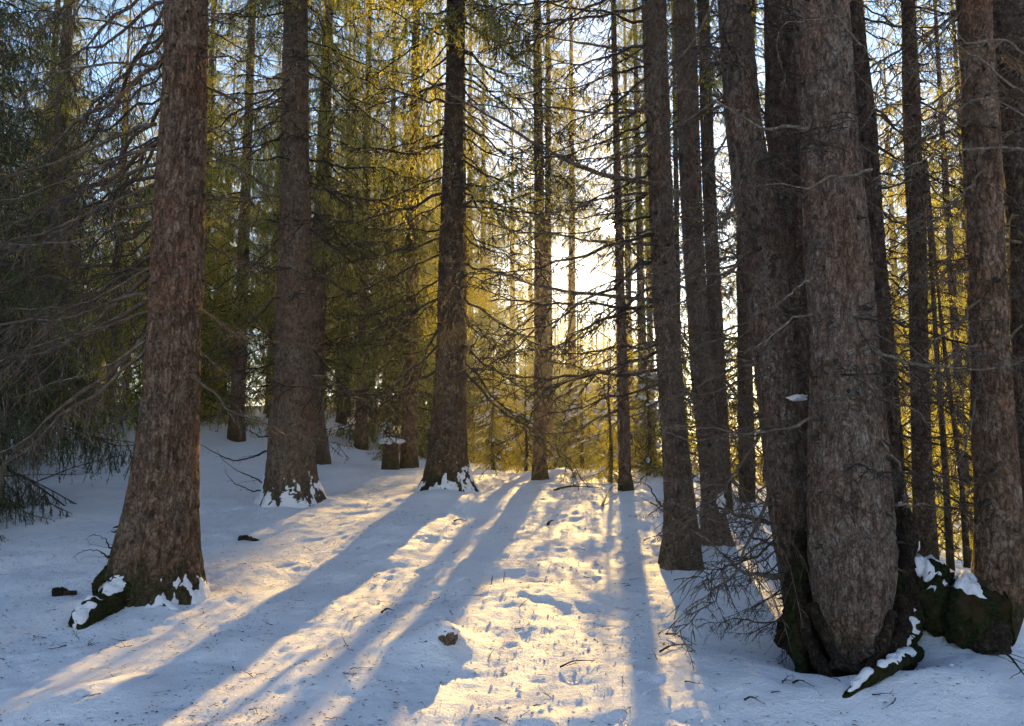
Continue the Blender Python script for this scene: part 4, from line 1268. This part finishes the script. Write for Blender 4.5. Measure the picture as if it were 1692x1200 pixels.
# snow capped stump end in the sunlit path
p = gp(741, 1058)
SE = thing("stump_end", "small brown stump end poking from a snow hump in the path", "stump", p)
lump("wood", (0, 0, 0.015), (0.055, 0.06, 0.05), 73, BARK_DRY, SE, amp=0.2)
lump("snow", (-0.005, 0.02, 0.045), (0.066, 0.065, 0.035), 74, SNOW, SE, amp=0.15)
# little log
def log_thing(u, v, L, r, rot, label, mat=BARK_ROOT, name="log"):
    p = gp(u, v)
    g_ = np.random.default_rng(int(u))
    m = resample([[-L / 2, 0, -0.006], [-L / 6, 0.012, 0.010], [L / 5, -0.01, 0.004], [L / 2, 0.01, -0.012]], 16)
    V, F = tubes(m[None], (r * np.sqrt(np.clip(1 - np.linspace(-1, 1, 16) ** 6, 0.03, 1)) * np.linspace(1.15, 0.6, 16) * (1 + 0.12 * g_.standard_normal(16)))[None], 14)
    nn = vnoise(V[:, 0] * 30, V[:, 1] * 30, V[:, 2] * 30, int(u))
    V = V + 0.4 * r * norm(V - np.repeat(m, 14, 0)) * nn[:, None]
    t = thing(name, label, "log", p + np.array([0, 0, r * 0.25]), None, rot)
    obj("wood", mesh("wood", V, F, [mat]), t)


log_thing(411, 888, 0.24, 0.032, -0.1, "short dark log lying in front of the broad dark spruce")
log_thing(106, 978, 0.16, 0.038, 0.4, "dark bark lump lying left of the mossy root")

# fallen limbs and twigs that can be told apart
def stick(u0, v0, u1, v1, r, label, group="fallen sticks on the snow", lift=0.012, seed=0, nsec=4, rise=0.0, name="stick"):
    a, b = gp(u0, v0, lift), gp(u1, v1, lift + rise)
    m = resample([a, a * 0.6 + b * 0.4 + [0, 0, 0.02 + rise * 0.2], b], 12)
    for i in range(12):
        m[i, 2] = max(m[i, 2], gz(m[i, 0], m[i, 1]) + r * 0.6)
    g_ = np.random.default_rng(seed + abs(int(u0)))
    c = m.mean(0); c[2] = gz(c[0], c[1])
    V, F, M = make_branch(m - c, r, g_, nsec=nsec, sec_len=0.35, droop=0.05, ntert=1, kmin=0.0018, hang=-0.15)
    o = obj(name, mesh(name, V, F, [TWIG_D]), None, tuple(float(q) for q in c), label=label, category="stick", group=group)
    return o


stick(995, 838, 1018, 812, 0.016, "dark forked stick standing out of the snow below the thin trunk", rise=0.12)
stick(915, 812, 990, 822, 0.02, "long fallen limb along the crest under the golden spruce", rise=0.1)
stick(1075, 832, 1105, 858, 0.012, "bent dark stick by the foot of the trunk right of the sun")
stick(925, 1096, 990, 1086, 0.006, "thin curved twig lying right of the path")
stick(1090, 1070, 1140, 1058, 0.008, "forked twig on shaded snow left of the clump", nsec=7)
stick(1100, 1045, 1150, 1062, 0.006, "crooked twig beside the forked twig left of the clump", nsec=6)
stick(1310, 1140, 1345, 1150, 0.006, "twig at the rim of the dark hollow")
stick(812, 970, 816, 964, 0.005, "upright dark twig in the middle of the path", rise=0.06, nsec=0)
stick(832, 966, 836, 960, 0.004, "second upright twig in the middle of the path", rise=0.07, nsec=0)
stick(905, 862, 915, 856, 0.02, "dark cone sized bark knob on the path", nsec=0)
stick(750, 862, 770, 858, 0.01, "short bark chip left of the path head", nsec=0)
stick(630, 1012, 652, 1008, 0.009, "short dark bark strip left of the snow hump", nsec=0)
stick(-20, 795, 140, 790, 0.014, "dead limb lying on the snow left of the big reddish trunk", nsec=12)
stick(60, 800, 225, 760, 0.012, "dead limb leaning to the foot of the big reddish trunk", nsec=10, rise=0.15)
stick(1650, 1090, 1700, 1140, 0.012, "dark limbs at the foot of the curved trunk", nsec=8, rise=0.05)
stick(1230, 1165, 1262, 1172, 0.006, "twig before the low mossy root", nsec=3)
bp = gp(15, 838, 0.02)
g_ = np.random.default_rng(444)
m = resample([bp + [-0.5, 0.25, 0.42], bp + [-0.15, 0.1, 0.30], bp + [0.1, 0.0, 0.12], bp + [0.22, -0.05, 0.02]], 14) - bp
V, F, M = make_branch(m, 0.011, g_, nsec=20, sec_len=0.4, droop=0.5, ntert=5, tert_len=0.5, needles=260, nlen=0.016, nwid=0.003, hang=0.3, kmin=0.0014)
bo = thing("spruce_bough", "dark needled bough drooping to the snow at the frame edge", "branch", bp)
obj("limb", mesh("limb", V, F, [TWIG_D, NEEDLE_N], M), bo)
# small twigs: six shapes, set down many times
TW = []
for i in range(7):
    g_ = np.random.default_rng(900 + i)
    m = limb_curve(g_, 0.11, g_.uniform(-0.1, 0.1), 0, 0, n=7, wob=0.05)
    V, F, M = make_branch(m, 0.0032, g_, nsec=int(g_.integers(0, 4)) + 1, sec_len=0.5, droop=0, ntert=0, kmin=0.0011)
    TW.append(mesh("twig", V, F, [TWIG_D]))
g = np.random.default_rng(31)
nt = 0
while nt < 230:
    u, v = g.uniform(-10, 1500), 1200 - 360 * g.random() ** 0.8
    if (u < 340 and v < 1000) or u > 1250 and v < 1090:
        continue
    q = gpt(u, v)
    c = np.array([q[0], q[1], gz(q[0], q[1]) + 0.004])
    o = obj("twig", TW[g.integers(7)], None, tuple(float(k_) for k_ in c), (g.uniform(0, 6.28), g.normal(0, 0.25), g.uniform(0, 6.28)), g.uniform(0.35, 1.1),
            label="tiny dark twig scattered on the snow, one of many alike", category="twig", group="twigs scattered on the snow")
    nt += 1
# needle and bark litter too small to count
g = np.random.default_rng(32)
N = 17000
yy = 3.2 + 12 * g.random(N) ** 1.5
xx = (g.random(N) * 1.5 - 0.75) * yy
keep = vnoise(xx / 0.7, yy / 0.7, seed=40) + 0.4 * g.standard_normal(N) > 0.0
xx, yy = xx[keep], yy[keep]
zz = gfull(xx.copy(), yy.copy()) + 0.003
a = g.uniform(0, 6.28, len(xx)); L = g.uniform(0.004, 0.019, len(xx)) * (0.7 + 0.06 * yy); w = L * g.uniform(0.08, 0.4, len(xx))
dx, dy = np.cos(a) * L, np.sin(a) * L
ex, ey = -np.sin(a) * w, np.cos(a) * w
lz = g.uniform(0.0, 0.003, len(xx))
V = np.stack([np.stack([xx - dx, yy - dy, zz], 1), np.stack([xx + ex, yy + ey, zz + lz], 1), np.stack([xx + dx, yy + dy, zz + lz * 0.5], 1), np.stack([xx - ex, yy - ey, zz + lz + 0.001], 1)], 1).reshape(-1, 3)
q = np.arange(len(xx)) * 4
F = np.concatenate([np.stack([q, q + 1, q + 2], 1), np.stack([q, q + 2, q + 3], 1)])
obj("forest_litter", mesh("forest_litter", V, F, [TWIG_D]), None, kind="stuff", label="fine needle and bark litter strewn over the snow", category="litter")

# crumbs of crusted snow kicked up along the path, too many to count
g = np.random.default_rng(35)
N = 1500
yy = 3.2 + 8.5 * g.random(N) ** 1.4
xx = 0.02 * yy + g.normal(0, 0.75, N) * (0.8 + 0.03 * yy)
keep = vnoise(xx / 0.5, yy / 0.5, seed=44) > -0.2
xx, yy = xx[keep], yy[keep]
zz = gfull(xx.copy(), yy.copy())
r = 0.004 + 0.011 * g.random(len(xx)) ** 2.5
o8 = np.array([[1, 0, 0], [0, 1, 0], [-1, 0, 0], [0, -1, 0], [0, 0, 1], [0, 0, -1]], float)
V = o8[None] * r[:, None, None] * g.uniform(0.6, 1.3, (len(xx), 6, 1)) + 0.25 * r[:, None, None] * g.standard_normal((len(xx), 6, 3)) + np.stack([xx, yy, zz + r * 0.3], 1)[:, None]
f8 = np.array([[0, 1, 4], [1, 2, 4], [2, 3, 4], [3, 0, 4], [1, 0, 5], [2, 1, 5], [3, 2, 5], [0, 3, 5]])
F = (f8[None] + (np.arange(len(xx)) * 6)[:, None, None]).reshape(-1, 3)
obj("snow_crumbs", mesh("snow_crumbs", V.reshape(-1, 3), F, [SNOW]), None, kind="stuff", label="crumbs of crusted snow along the sunlit path", category="snow")
